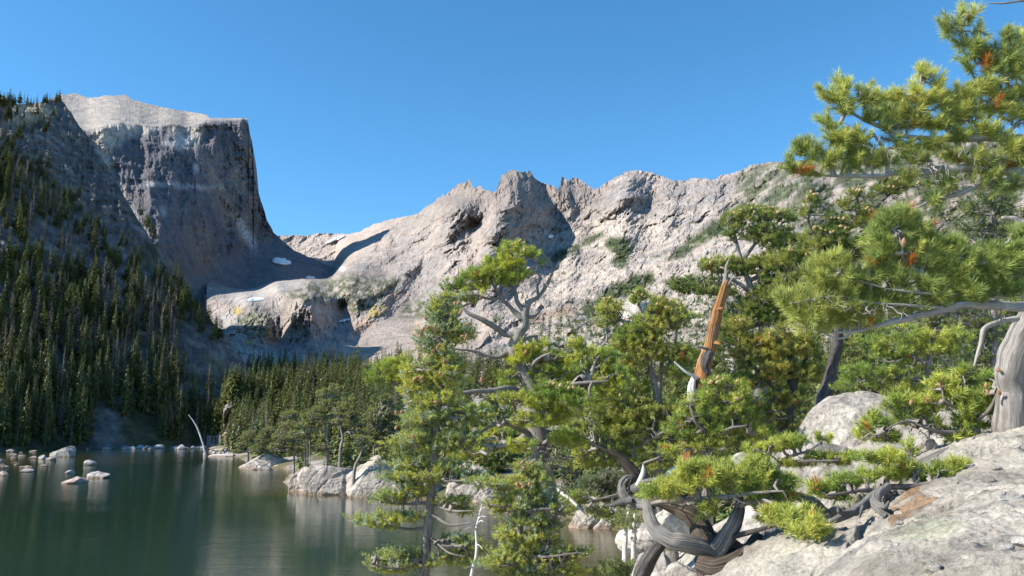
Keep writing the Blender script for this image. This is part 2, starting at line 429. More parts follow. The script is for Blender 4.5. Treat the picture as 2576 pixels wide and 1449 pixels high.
REL3 -= px * 6.5 * fine * (1 - 0.6 * ss(1000, 900, GXX) * ss(700, 640, GYY))
cr, ci = cells2(U / 34 + wob / 60, (Vv) / 13, 3)
REL3 += px * 5.0 * ss(0.12, 0.0, cr) * (GXX > 900)
REL3 -= px * 7.0 * (ci - 0.5) * (GXX > 900)
def cracks(u, v, seed, thin=0.86):
    return ss(thin, 1.0, 1 - 2 * np.abs(fbm2(u, v, 3, seed, 0.5)))
crk = cracks(U / 70, (Vv + wob) / 26, 16) * (1 - wv) + cracks((GXX + wob) / 20, GYY / 75, 17) * wv + 0.6 * cracks(GXX / 17, GYY / 26, 18)
REL3 += px * 7 * crk
for k_, (su, sv, am) in enumerate([(44, 27, 15), (21, 14, 7)]):                # blocks and slabs bounded by joints
    wu = 0.35 * fbm2(GXX / su / 1.5, GYY / sv / 1.5, 3, 110 + k_); e_, c_ = cells2(U / su + wu, Vv / sv + wu, 20 + k_); e2, c2 = cells2(GXX / (su * 0.6) + wu, GYY / (sv * 1.7) + wu, 30 + k_)
    cc_ = c_ * (1 - wv) + c2 * wv; ee_ = e_ * (1 - wv) + e2 * wv
    REL3 -= px * am * (cc_ - 0.5) * ss(860, 960, GXX + 400 * (GYY > 700)) ; REL3 += px * am * 0.4 * ss(0.07, 0.0, ee_)
scree = mask([[(850, 905), (880, 850), (960, 795), (1040, 745), (1060, 760), (1070, 930), (820, 935)], [(880, 700), (960, 660), (1000, 690), (900, 735)]], 6, 14, 4)
bould = mask([[(560, 880), (600, 865), (680, 890), (760, 895), (840, 905), (850, 940), (560, 950)], [(575, 745), (640, 725), (690, 712), (770, 705), (775, 725), (690, 735), (600, 775)], [(600, 860), (570, 835), (560, 800), (590, 790), (640, 850)]], 3, 10, 5)
REL3 = REL3 * (1 - 0.75 * scree)
c1, i1 = cells2(GXX / 7, GYY / 5, 9); c2, i2 = cells2(GXX / 15, GYY / 10, 10)
REL3 -= px * bould * (3.2 * ss(0, 0.4, c1) * i1 + 7 * ss(0, 0.4, c2) * i2)
REL3 -= px * scree * 0.9 * ss(0, 0.4, c1) * i1
def depth3(sx, sy): return samp(M3BASE, sx, sy) + samp(REL3, sx, sy)

veg_p = [[(700, 745), (780, 712), (900, 690), (1000, 688), (1012, 720), (960, 770), (890, 800), (855, 765), (760, 760)],
         [(1005, 780), (1060, 745), (1130, 735), (1140, 770), (1060, 800), (1010, 810)], [(590, 790), (680, 780), (700, 870), (640, 850), (600, 830)],
         [(1150, 690), (1200, 670), (1210, 700), (1160, 720)]]
veg_s = [[(1384, 651), (1429, 620), (1504, 586), (1531, 573), (1510, 605), (1442, 632), (1394, 664)], [(1524, 606), (1565, 592), (1595, 623), (1574, 671), (1562, 678), (1531, 662), (1550, 637), (1519, 617)],
         [(1668, 661), (1736, 600), (1819, 541), (1822, 585), (1771, 606), (1702, 655)], [(1463, 777), (1504, 746), (1548, 712), (1640, 680), (1640, 715), (1560, 745), (1480, 795)],
         [(1330, 830), (1400, 790), (1520, 770), (1700, 720), (1850, 680), (1900, 930), (1300, 930)]]
veg_t = [[(1850, 437), (1890, 413), (1942, 402), (2200, 370), (2900, 290), (2900, 930), (2250, 930), (2150, 700), (1990, 560), (1880, 540), (1835, 560), (1850, 500)]]
vn = fbm2(GXX / 16, GYY / 12, 5, 31, 0.65)
VEG = np.clip(mask(veg_p, 4, 16, 6) * ss(-0.22, 0.12, vn) * 0.85 + mask(veg_s[:-1], 2, 12, 7) * ss(-0.45, 0.0, vn + 0.1) + mask(veg_s[-1:], 12, 30, 7) * ss(-0.02, 0.16, vn) + mask(veg_t, 8, 20, 8) * ss(-0.3, 0.1, fbm2(U / 60, Vv / 22, 5, 35, 0.62)) * 0.85
              + 0.8 * ss(0.26, 0.4, fbm2(GXX / 22, GYY / 15, 5, 33, 0.6)) * ss(1150, 1300, GXX) * ss(480, 560, GYY), 0, 1)
YEL = mask([[(923, 800), (935, 772), (972, 772), (973, 788), (947, 799)], [(585, 775), (606, 772), (606, 790), (590, 796)], [(600, 862), (640, 850), (645, 862), (612, 872)]], 1, 6, 9) * ss(-0.3, 0.0, vn + 0.15)
TAN = mask([[(880, 820), (930, 800), (945, 812), (900, 850)], [(985, 740), (1003, 740), (1000, 755), (986, 755)], [(1030, 840), (1050, 800), (1080, 880), (1060, 900)], [(1330, 800), (1440, 770), (1450, 790), (1340, 812)]], 3, 8, 10)
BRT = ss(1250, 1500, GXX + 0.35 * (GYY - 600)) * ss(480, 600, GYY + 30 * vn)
CRK3 = np.clip(crk, 0, 1)
def color3(sx, sy, V):
    n = fbm3(V / 90, 4, 41); n2 = fbm3(V / 22, 4, 43); n3 = fbm3(V / np.array([60, 60, 14]), 3, 47)
    c = lerp((0.28, 0.25, 0.23), (0.38, 0.315, 0.275), ss(-0.25, 0.35, n + 0.4 * n2))
    c = lerp(c, (0.27, 0.26, 0.27), ss(0.05, 0.4, n3) * 0.7)
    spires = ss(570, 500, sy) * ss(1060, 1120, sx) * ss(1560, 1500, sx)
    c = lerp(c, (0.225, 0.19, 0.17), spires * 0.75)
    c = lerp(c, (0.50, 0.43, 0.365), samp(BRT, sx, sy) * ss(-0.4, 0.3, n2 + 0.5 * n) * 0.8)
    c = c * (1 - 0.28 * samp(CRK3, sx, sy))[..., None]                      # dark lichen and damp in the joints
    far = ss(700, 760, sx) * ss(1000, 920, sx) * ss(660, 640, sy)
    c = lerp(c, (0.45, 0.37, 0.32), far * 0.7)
    c = lerp(c, (0.35, 0.295, 0.26), samp(scree, sx, sy) * 0.8)
    c = lerp(c, (0.42, 0.39, 0.36), samp(bould, sx, sy) * 0.7)
    c = lerp(c, (0.36, 0.24, 0.17), samp(TAN, sx, sy) * 0.7)
    v = samp(VEG, sx, sy)
    green = lerp((0.035, 0.055, 0.025), (0.10, 0.12, 0.05), ss(-0.3, 0.4, n2))
    c = lerp(c, green, v)
    return lerp(c, (0.42, 0.32, 0.07), samp(YEL, sx, sy) * 0.85 * ss(-0.3, 0.2, n2))
xs3 = np.concatenate([np.arange(520, 2100, 2.0), np.arange(2100, 2900, 5.0)])
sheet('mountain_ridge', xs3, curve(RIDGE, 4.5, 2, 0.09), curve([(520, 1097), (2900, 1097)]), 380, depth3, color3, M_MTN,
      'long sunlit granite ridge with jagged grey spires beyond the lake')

# --- the great flat-topped peak on the left ---
PEAK = [(100, 260), (150, 238), (168, 238), (186, 233), (205, 241), (222, 246), (245, 245), (262, 240), (290, 241), (315, 238), (330, 249), (352, 256), (400, 268), (440, 276), (470, 280), (519, 288),
        (527, 297), (560, 297), (600, 297), (620, 296), (623, 300), (626, 330), (633, 352), (636, 372), (637, 395), (639, 440), (646, 470), (655, 500), (665, 530), (672, 555), (680, 568), (688, 585), (712, 606), (740, 630), (790, 652),
        (830, 670), (866, 688), (880, 700)]
m2pts = [(250, 300, 1400), (250, 500, 1230), (330, 330, 1440), (430, 330, 1540), (430, 600, 1180), (430, 450, 1370), (560, 310, 1690), (560, 500, 1560), (625, 300, 1770), (625, 500, 1660), (500, 700, 1280), (600, 660, 1500),
         (690, 600, 1720), (700, 700, 1430), (740, 640, 1640), (860, 690, 1620), (780, 705, 1480), (640, 740, 1330), (600, 800, 1100), (560, 860, 880), (560, 950, 760), (400, 700, 1000), (400, 950, 800), (160, 300, 1380), (200, 500, 1150), (150, 700, 950)]
_f2 = rbf([(a, b) for a, b, c in m2pts], [math.log(c) for a, b, c in m2pts], 500.0)
M2BASE = np.exp(_f2(GXX, GYY))
edge = np.interp(GX, [100, 215, 250, 300, 330, 400, 430, 470, 530, 620, 900], [300, 330, 318, 308, 312, 318, 312, 320, 304, 300, 300])[None] + 5 * fbm2(GXX / 18, GYY * 0, 4, 61)
px2 = M2BASE / F
REL2 = np.clip(blur(np.broadcast_to(edge, GXX.shape), 6) - GYY, 0, 200) * 5.0 - px2 * 24 * ss(2, 14, edge - GYY) * fbm2(GXX / 70, GYY / 26, 5, 68, 0.6, ridged=True)
vr = fbm2((GXX + 10 * fbm2(GXX / 50, GYY / 60, 3, 63)) / 40, GYY / 190, 5, 62, 0.6, ridged=True)
hr = fbm2(GXX / 160, GYY / 26, 4, 64, 0.55, ridged=True)
bl = fbm2(GXX / 34, GYY / 34, 5, 65, 0.6, ridged=True)
face = ss(-6, 10, GYY - edge)
tal = ss(-25, 25, GYY - np.interp(GX, [100, 400, 560, 700, 900], [900, 720, 650, 590, 590])[None])
amp = face * (1 - 0.8 * tal) + 0.22
big2 = fbm2((GXX + 20 * fbm2(GXX / 80, GYY / 80, 3, 60)) / 120, GYY / 330, 3, 67, 0.5, ridged=True)
REL2 -= px2 * amp * (11 * vr + 9 * hr + 13 * bl + 50 * big2)
REL2 += px2 * face * (1 - tal) * (4 * ss(0.86, 1.0, 1 - 2 * np.abs(fbm2((GXX + 12 * vr) / 42, GYY / 120, 3, 69))) + 6 * ss(0.88, 1.0, 1 - 2 * np.abs(fbm2(GXX / 90, (GYY + 10 * bl) / 30, 3, 70))))
REL2 -= px2 * 3 * fbm2(GXX / 8, GYY / 8, 4, 66, 0.6, ridged=True)
rib = mask([[(228, 330), (262, 300), (330, 310), (400, 318), (400, 335), (330, 345), (290, 370), (275, 395), (285, 440), (310, 470), (320, 500), (345, 540), (380, 590), (360, 600), (300, 520), (270, 460), (240, 380)],
            [(430, 320), (500, 318), (520, 330), (470, 378), (445, 370)]], 3, 8, 7)
REL2 -= leaky(-px2 * 0.9 * rib, 60)      # ribs that turn towards the sun
gul = mask([[(392, 330), (402, 330), (408, 450), (420, 560), (428, 640), (416, 640), (402, 540), (394, 430)]], 3, 6, 8)
REL2 += px2 * 16 * gul
def depth2(sx, sy): return samp(M2BASE, sx, sy) + samp(REL2, sx, sy)
PALE = mask([[(445, 345), (470, 348), (478, 362), (440, 372), (432, 362)], [(486, 415), (498, 412), (502, 430), (492, 436)], [(365, 455), (560, 470), (560, 478), (365, 464)], [(590, 560), (605, 545), (640, 600), (660, 640), (640, 640)],
             [(398, 525), (410, 524), (420, 540), (408, 540)], [(405, 358), (480, 352), (480, 358), (405, 364)]], 2, 10, 11)
def color2(sx, sy, V):
    n = fbm3(V / 120, 4, 51); n2 = fbm3(V / np.array([16, 16, 90]), 4, 53); n3 = fbm3(V / 30, 4, 55)
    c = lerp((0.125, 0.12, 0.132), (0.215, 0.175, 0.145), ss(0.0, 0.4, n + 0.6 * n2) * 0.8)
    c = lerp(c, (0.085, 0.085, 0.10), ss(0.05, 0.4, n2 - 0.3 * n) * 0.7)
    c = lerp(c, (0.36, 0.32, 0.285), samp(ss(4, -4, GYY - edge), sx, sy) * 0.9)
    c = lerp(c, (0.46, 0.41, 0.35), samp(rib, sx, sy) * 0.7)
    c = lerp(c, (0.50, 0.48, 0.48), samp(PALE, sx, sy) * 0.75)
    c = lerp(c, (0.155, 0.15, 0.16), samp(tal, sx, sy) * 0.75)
    g = ss(0.12, 0.3, n3) * ss(470, 380, sx) * ss(0, 120, sy - 480) * 0.5
    return lerp(c, (0.06, 0.075, 0.03), g)
xs2 = np.concatenate([np.arange(100, 600, 2.0), np.arange(600, 700, 1.0), np.arange(700, 882, 2.0)])
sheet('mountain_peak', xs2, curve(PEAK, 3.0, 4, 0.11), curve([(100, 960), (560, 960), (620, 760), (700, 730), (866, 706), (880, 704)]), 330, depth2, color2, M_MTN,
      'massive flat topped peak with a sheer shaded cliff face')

# --- the steep wooded slope left of the lake ---
SPUR = [(-320, 235), (0, 237), (40, 262), (100, 258), (150, 247), (163, 262), (180, 285), (205, 325), (225, 355), (258, 400), (285, 440), (310, 490), (340, 540), (372, 590), (400, 640), (440, 695), (480, 745), (530, 805), (570, 853),
        (600, 890), (625, 925), (650, 975), (700, 1060), (720, 1100)]
def plane1(sx, sy):
    """where each line of sight meets the tilted plane of the slope"""
    a, b, X0, Y0 = 0.8, 0.45, -180.0, 390.0
    p1 = P(sx, sy, 1.0); gx = p1[..., 0]; gz = p1[..., 2] - H
    Y = (a * X0 - b * Y0 - H) / (gz + a * gx - b)
    return np.where((Y < 60) | (Y > 1500), 1500, Y)
Y1 = plane1(GXX, GYY); Y1 = np.clip(Y1, 200, 900)
px1 = Y1 / F
crag = mask([[(-320, 240), (0, 240), (160, 240), (290, 440), (340, 540), (372, 600), (330, 620), (250, 560), (180, 470), (100, 430), (0, 400), (-320, 380)]], 8, 20, 12)
crag2 = mask([[(440, 850), (470, 800), (540, 830), (600, 900), (620, 940), (520, 960), (470, 930)], [(0, 520), (60, 540), (50, 620), (0, 640)]], 5, 10, 13)
R1 = fbm2(GXX / 60, GYY / 42, 5, 71, 0.6, ridged=True); R1b = fbm2(GXX / 24, GYY / 60, 5, 72, 0.6, ridged=True)
REL1 = -px1 * (10 * R1 + (crag * 26 + crag2 * 12) * R1b + crag * 15 * fbm2(GXX / 90, GYY / 14, 4, 73, 0.5, ridged=True)) - px1 * 2 * fbm2(GXX / 8, GYY / 8, 3, 74, 0.6, ridged=True)
def depth1(sx, sy): return samp(Y1, sx, sy) + samp(REL1, sx, sy)
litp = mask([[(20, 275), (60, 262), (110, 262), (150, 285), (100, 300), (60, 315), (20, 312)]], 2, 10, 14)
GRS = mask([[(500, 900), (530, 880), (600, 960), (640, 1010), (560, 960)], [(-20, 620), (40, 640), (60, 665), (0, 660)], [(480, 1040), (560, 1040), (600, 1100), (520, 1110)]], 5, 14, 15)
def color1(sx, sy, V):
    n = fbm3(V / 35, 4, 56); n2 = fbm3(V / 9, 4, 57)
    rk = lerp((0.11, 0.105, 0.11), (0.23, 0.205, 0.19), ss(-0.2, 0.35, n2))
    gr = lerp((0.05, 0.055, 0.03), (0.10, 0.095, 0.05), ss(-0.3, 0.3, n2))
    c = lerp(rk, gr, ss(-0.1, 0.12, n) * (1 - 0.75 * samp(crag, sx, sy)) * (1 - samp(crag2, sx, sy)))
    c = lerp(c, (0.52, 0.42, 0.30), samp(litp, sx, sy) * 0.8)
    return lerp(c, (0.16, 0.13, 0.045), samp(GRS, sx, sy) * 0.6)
xs1 = np.arange(-320, 722, 2.5)
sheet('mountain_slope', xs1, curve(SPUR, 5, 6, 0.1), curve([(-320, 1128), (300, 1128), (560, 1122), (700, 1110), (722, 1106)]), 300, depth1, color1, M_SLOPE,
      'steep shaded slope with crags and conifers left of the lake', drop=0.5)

# --- shoreline and the ground around the lake ---
def lakept(sx, sy):
    p = P(sx, sy, 1.0); Y = -H / (p[2] - H); return (p[0] * Y, Y)
shore = [lakept(*q) for q in [(520, 1126), (560, 1140), (600, 1152), (650, 1172), (680, 1178), (740, 1181), (712, 1213), (760, 1237), (860, 1243), (940, 1248), (1150, 1262), (1290, 1272), (1420, 1300), (1560, 1335), (1640, 1400), (1640, 1500)]]
shore += [(4, 28), (1.5, 20), (-3, 13), (-10, 6), (-22, 0), (-40, -12), (-160, -60), (-420, 60), (-420, 330)]
shore += [lakept(*q) for q in [(-320, 1131), (0, 1128), (140, 1127), (300, 1130), (420, 1128)]]
SHORE = np.array(shore)
def sdist(X, Y):
    """distance to the water's edge, negative on the lake"""
    d = np.full(np.shape(X), 1e9)
    for i in range(len(SHORE)):
        a = SHORE[i]; b = SHORE[(i + 1) % len(SHORE)]; ab = b - a
        t = np.clip(((X - a[0]) * ab[0] + (Y - a[1]) * ab[1]) / (ab @ ab), 0, 1)
        d = np.minimum(d, np.hypot(X - a[0] - t * ab[0], Y - a[1] - t * ab[1]))
    return np.where(inpoly(X, Y, SHORE), -d, d)
def ground_z(X, Y):
    X = np.asarray(X, float); Y = np.asarray(Y, float)
    d = sdist(X, Y); p = np.stack([X, Y, 0 * X], -1)
    n = fbm3(p / 14, 4, 81, 0.55); n2 = fbm3(p / 3, 3, 83, 0.55)
    land = 3.0 * (1 - np.exp(-np.maximum(d, 0) / 5)) * ss(90, 20, np.hypot(X, Y)) + 1.0 * (1 - np.exp(-np.maximum(d, 0) / 3)) + 0.125 * np.maximum(d, 0) * ss(-260, -60, X + 0.0 * Y) + (n * 1.8 + n2 * 0.5) * ss(0, 14, d) 
    land = land + 0.06 * np.maximum(d - 90, 0)
    return np.where(d > 0, land, np.maximum(d * 0.28, -4) + 0.25 * n2)
rr = np.exp(np.linspace(math.log(1.0), math.log(900), 330)); th = np.radians(np.linspace(-64, 60, 420))
R_, T_ = np.meshgrid(rr, th, indexing='ij'); XX = R_ * np.sin(T_); YY = R_ * np.cos(T_) - 0.5
ZZ = ground_z(XX, YY); ZZ = np.where(R_ < 12, np.minimum(ZZ, 4.6), ZZ)
i = np.arange(XX.size).reshape(XX.shape)
q = np.stack([i[:-1, :-1], i[1:, :-1], i[1:, 1:], i[:-1, 1:]], -1).reshape(-1, 4)
Vg = np.stack([XX, YY, ZZ], -1); p3 = Vg.reshape(-1, 3)
n = fbm3(p3 / 6, 4, 85); n2 = fbm3(p3 / 25, 3, 87)
c = lerp((0.34, 0.30, 0.26), (0.13, 0.11, 0.06), ss(-0.15, 0.15, n)); c = lerp(c, (0.09, 0.10, 0.04), ss(0.0, 0.3, n2) * 0.8)
c = lerp(c, (0.17, 0.12, 0.07), ss(0.3, -0.2, p3[:, 2]))
obj('ground', mesh('ground', p3, [q], smooth=True, attrs={'col': c}, mats=[M_SLAB]))['kind'] = 'structure'

# --- water ---
m, t, b, out = newmat('lake_water')
tc = N(t, 'ShaderNodeTexCoord'); mp = N(t, 'ShaderNodeMapping'); mp.inputs['Scale'].default_value = (0.35, 1.0, 1.0)
t.links.new(tc.outputs['Object'], mp.inputs[0])
w1 = noise(t, mp.outputs[0], 2.4, 4, 0.6); w2 = noise(t, mp.outputs[0], 0.55, 3, 0.5)
big = noise(t, tc.outputs['Object'], 0.022, 3, 0.5)
gustr = ramp(t, big.outputs[0], [(0.40, (0.25,) * 3), (0.6, (1.0,) * 3)])
ad = N(t, 'ShaderNodeMath', operation='ADD'); t.links.new(w1.outputs[0], ad.inputs[0]); t.links.new(w2.outputs[0], ad.inputs[1])
ml = N(t, 'ShaderNodeMath', operation='MULTIPLY'); t.links.new(ad.outputs[0], ml.inputs[0]); t.links.new(gustr.outputs[0], ml.inputs[1])
bp = N(t, 'ShaderNodeBump'); bp.inputs['Strength'].default_value = 0.4; bp.inputs['Distance'].default_value = 0.07
t.links.new(ml.outputs[0], bp.inputs['Height']); t.links.new(bp.outputs[0], b.inputs['Normal'])
at = N(t, 'ShaderNodeAttribute', attribute_name='col'); t.links.new(at.outputs['Color'], b.inputs['Base Color'])
b.inputs['Roughness'].default_value = 0.07; b.inputs['IOR'].default_value = 1.333
M_WATER = m
xw = np.concatenate([-np.exp(np.linspace(math.log(460), math.log(12), 120)), np.linspace(-11, 90, 140)]); yw = np.exp(np.linspace(math.log(5), math.log(520), 240)) - 70 * 0
yw = np.concatenate([[-70, -30, -5], yw])
XX, YY = np.meshgrid(xw, yw); i = np.arange(XX.size).reshape(XX.shape)
q = np.stack([i[:-1, :-1], i[:-1, 1:], i[1:, 1:], i[1:, :-1]], -1).reshape(-1, 4)
dsh = -sdist(XX, YY).ravel(); p3 = np.stack([XX, YY, 0 * XX], -1).reshape(-1, 3)
nn = fbm3(p3 / 12, 3, 91)
shallow = np.maximum(ss(9, 0, dsh + 5 * nn), 0.8 * ss(150, 175, YY.ravel()) * ss(330, 260, YY.ravel()) * ss(-75, -110, XX.ravel()) * ss(-0.5, 0.3, nn))
shallow = np.maximum(shallow, ss(-8, 4, XX.ravel()) * ss(75, 60, YY.ravel()) * 0.8)
c = lerp((0.016, 0.038, 0.024), (0.085, 0.068, 0.028), shallow)
obj('water', mesh('water', p3, [q], smooth=True, attrs={'col': c}, mats=[M_WATER]))['kind'] = 'structure'

# --- snow patches lying on the mountains: draped thick sheets with ragged edges ---
def snow(cx, cy, rx, ry, depth, label, seed, tilt=0.0):
    nr, na = 10, 40; V = []; a = np.linspace(0, 2 * np.pi, na, endpoint=False)
    rag = 1 + 0.22 * fbm2(np.cos(a) * 2.1 + seed, np.sin(a) * 2.1, 4, seed) * 2
    rows = []
    for r in np.linspace(0.0, 1, nr):
        ex = r * rx * np.cos(a) * rag; ey = r * ry * np.sin(a) * rag
        sx = cx + ex * math.cos(tilt) - ey * math.sin(tilt) ; sy = cy + ex * math.sin(tilt) + ey * math.cos(tilt)
        Y = depth(sx, sy); lift = 0.008 * (1 - r ** 4) + 0.001
        rows.append((sx, sy, Y * (1 - lift)))
    for _ in range(1):
        Ys = np.stack([r[2] for r in rows]); Ys = np.minimum(Ys, np.roll(Ys, 1, 1)); Ys = (Ys + np.roll(Ys, 1, 1) + np.roll(Ys, -1, 1)) / 3
    for j, r in enumerate(rows):
        V.append(P(r[0], r[1], Ys[j] - 0.004 * Ys[j]))
    e = V[-1].copy(); e[:, 1] += 14; e[:, 2] -= 1; V.append(e)
    V = np.stack(V); i = np.arange(V.shape[0] * na).reshape(-1, na); j = np.roll(i, -1, 1)
    q = np.stack([i[:-1], i[1:], j[1:], j[:-1]], -1).reshape(-1, 4)
    o = obj('snow_patch', mesh('snow_patch', V.reshape(-1, 3), [q], True, mats=[M_SNOW])); tag(o, label, 'snow patch', 'snow patches on the mountains')
snow(707, 657, 24, 8, depth2, 'large oval snow patch in the shadow below the flat topped peak', 1, 0.12)
snow(779, 704, 13, 10, depth2, 'ragged snow patch at the lower end of the shaded scree', 2, -0.2)
snow(862, 676, 9, 5, depth3, 'small bright snow patch at the tip of the shadow', 3)
snow(843, 602, 27, 4, depth3, 'long thin snow streak just below the far skyline', 4, -0.38)
snow(644, 752, 20, 5, depth3, 'white snow patch on the sunlit moraine above the waterfall cliff', 5, -0.1)
snow(866, 806, 13, 3.5, depth3, 'short snow patch at the foot of the dark cliff beside the scree', 6, -0.25)
snow(1386, 595, 8, 5, depth3, 'tiny snow patch in the dark gully right of the tallest spires', 7)

# ------------------------------------------------------------------ conifers seen across the lake
def conifer_parts(seed, kind='green', levels=30, per=8, w=0.15):
    """unit-height conifer: drooping whorls of ragged boughs round a tapered trunk"""
    r = np.random.default_rng(seed); V = []; Fc = []; C = []
    def tri(a, b, c, col):
        i = len(V); V.extend((a, b, c)); Fc.append((i, i + 1, i + 2)); C.extend((col, col, col))
    prof = r.uniform(0.8, 1.15, levels)
    for l in range(levels):
        h = 0.10 + 0.88 * (l / (levels - 1)) ** 0.92
        rad = w * (1 - h) ** 0.75 * prof[l] * (0.75 + 0.25 * min(1, h * 4)) + 0.006
        n = max(3, int(per * (1 - 0.45 * h)))
        for b in range(n):
            if r.random() < (0.12 if kind == 'green' else 0.35): continue
            a = r.uniform(0, 6.283); L = rad * r.uniform(0.65, 1.25); dr = -L * r.uniform(0.15, 0.6); up = r.normal(0, 0.006)
            ca_, sa_ = math.cos(a), math.sin(a)
            p0 = np.array([0, 0, h + up]); p1 = np.array([ca_ * L, sa_ * L, h + up + dr]); s = np.array([-sa_, ca_, 0])
            if kind == 'green':
                g = r.uniform(0.6, 1.45); base = np.array([0.14, 0.18, 0.055]) * g; base[0] *= r.uniform(0.8, 1.45)
            elif kind == 'olive':
                g = r.uniform(0.6, 1.4); base = np.array([0.20, 0.185, 0.045]) * g
            else:
                g = r.uniform(0.7, 1.35); base = np.array([0.20, 0.165, 0.14]) * g
            wd = L * (0.42 if kind != 'dead' else 0.16)
            pm = p0 * 0.5 + p1 * 0.5; pm = pm + np.array([0, 0, 0.012])
            tri(p0, pm - s * wd * 0.5, p1, base); tri(p0, p1, pm + s * wd * 0.5, base * 0.92)
            for sd in (-1, 1):
                q = pm + s * sd * wd * r.uniform(0.7, 1.3) + (p1 - p0) * r.uniform(0.0, 0.35) - np.array([0, 0, L * 0.15])
                tri(p0 * 0.75 + p1 * 0.25, q, pm, base * r.uniform(0.7, 1.25))
            if kind != 'dead':
                tri(pm - s * wd * 0.3, pm + s * wd * 0.3, (pm + p1) / 2 - np.array([0, 0, L * 0.35]), base * 0.8)
    crown = mesh('crown', np.array(V), [np.array(Fc)], False, {'col': np.array(C)}, [M_FAR])
    n = 6; a = np.arange(n) * 2 * np.pi / n; tv = []
    for z, rr_ in ((-0.06, 0.014), (0.3, 0.010), (0.7, 0.006), (0.99, 0.001)):
        tv += [(math.cos(x) * rr_, math.sin(x) * rr_, z) for x in a]
    i = np.arange(n * 4).reshape(4, n); j = np.roll(i, -1, 1)
    q = np.stack([i[:-1], j[:-1], j[1:], i[1:]], -1).reshape(-1, 4)
    trunk = mesh('trunk', np.array(tv), [q], True, {'gu': np.tile(a, 4), 'gv': np.repeat([0, 3, 7, 10.], n)}, [M_BARK if kind != 'dead' else M_TWIG])
    return crown, trunk

GREEN = [conifer_parts(100 + i, 'green', 26 + i % 3 * 4, 9, 0.13 + 0.028 * (i % 4)) for i in range(7)]
OLIVE = [conifer_parts(150 + i, 'olive', 28, 9, 0.15 + 0.02 * i) for i in range(3)]
DEAD = [conifer_parts(180 + i, 'dead', 34, 8, 0.11 + 0.02 * i) for i in range(3)]

def place_conifer(parts, loc, h, name, label, cat, group, lean=(0, 0)):
    e = empty(name, loc); e.scale = (h * random.uniform(0.85, 1.15), h * random.uniform(0.85, 1.15), h); e.rotation_euler = (lean[0], lean[1], random.uniform(0, 6.28))
    tag(e, label, cat, group)
    obj('crown', parts[0], e); obj('trunk', parts[1], e)
    return e

def merged_trees(name, locs, hs, label, protos, seed, tint=1.0):
    """many far trees as one mass"""
    r = np.random.default_rng(seed); VV = []; FF = []; CC = []; off = 0
    data = []
    for crown, trunk in protos:
        v = np.empty(len(crown.vertices) * 3, np.float32); crown.vertices.foreach_get('co', v); v = v.reshape(-1, 3)
        cc = np.empty(len(v) * 4, np.float32); crown.attributes['col'].data.foreach_get('color', cc)
        data.append((v, cc.reshape(-1, 4)[:, :3]))
    for p, h in zip(locs, hs):
        v, cc = data[r.integers(len(data))]; a = r.uniform(0, 6.28); w = h * r.uniform(0.9, 1.5)
        x = v[:, 0] * math.cos(a) - v[:, 1] * math.sin(a); y = v[:, 0] * math.sin(a) + v[:, 1] * math.cos(a)
        VV.append(np.stack([x * w + p[0], y * w + p[1], v[:, 2] * h + p[2]], -1)); CC.append(cc * tint * r.uniform(0.75, 1.25))
    V = np.concatenate(VV); f = np.arange(len(V)).reshape(-1, 3)
    o = obj(name, mesh(name, V, [f], False, {'col': np.concatenate(CC)}, [M_FAR])); tag(o, label, 'trees', None, 'stuff')
    return o

LIGHTTREE = [conifer_parts(200 + i, 'green', 9, 6, 0.17) for i in range(3)]
# stations on the wooded slope
def scatter_poly(poly, n, seed, mind):
    r = np.random.default_rng(seed); xs = [p[0] for p in poly]; ys = [p[1] for p in poly]; out = []; tries = 0
    while len(out) < n and tries < n * 60:
        tries += 1
        x = r.uniform(min(xs), max(xs)); y = r.uniform(min(ys), max(ys))
        if not inpoly(np.array([x]), np.array([y]), poly)[0]: continue
        if all((x - a) ** 2 + ((y - b) * 0.8) ** 2 > mind ** 2 for a, b in out): out.append((x, y))
    return out
slope_poly = [(-60, 470), (30, 430), (110, 470), (190, 560), (260, 640), (330, 700), (400, 745), (470, 800), (450, 880), (470, 960), (520, 1010), (560, 1100), (330, 1122), (240, 1128), (-60, 1122)]
pts1 = [p for p in scatter_poly(slope_poly, 520, 5, 10.5)]
gap1 = [(230, 1040), (330, 1060), (420, 1126), (235, 1126)]; gap2 = [(440, 880), (520, 840), (600, 960), (540, 1040), (470, 960)]
pts1 = [p for p in pts1 if not (inpoly(np.array([p[0]]), np.array([p[1]]), gap1)[0] or inpoly(np.array([p[0]]), np.array([p[1]]), gap2)[0])]
pts1.sort(key=lambda p: -p[1] + 160 * random.random())
nd = 0; rt = random.Random(11); small1 = []; smallh1 = []
greens = 0
for (x, y) in pts1:
    Y = float(depth1(x, y)); loc = P(x, y, Y) - np.array([0, 0, 0.8])
    band = (260 < x < 460 and 740 < y < 980) or (60 < x < 260 and y < 800)
    hh = rt.choice([rt.uniform(13, 20), rt.uniform(17, 28)]) if y > 760 else rt.uniform(10, 20)
    if rt.random() < (0.4 if band else 0.1):
        place_conifer(rt.choice(DEAD), loc, hh, 'dead_spruce', 'grey dead conifer with bare twigs standing on the wooded slope left of the lake', 'dead tree', 'dead grey conifers on the slope left of the lake')
    elif greens < 185:
        greens += 1
        if rt.random() < 0.3:
            place_conifer(rt.choice(OLIVE), loc, hh, 'spruce_tree', 'yellowish olive conifer on the steep shaded slope left of the lake', 'conifer', 'olive conifers on the slope left of the lake')
        else:
            place_conifer(rt.choice(GREEN), loc, hh, 'spruce_tree', 'dark green conifer on the steep shaded slope left of the lake', 'conifer', 'green conifers on the slope left of the lake')
    else: small1.append(loc); smallh1.append(hh)
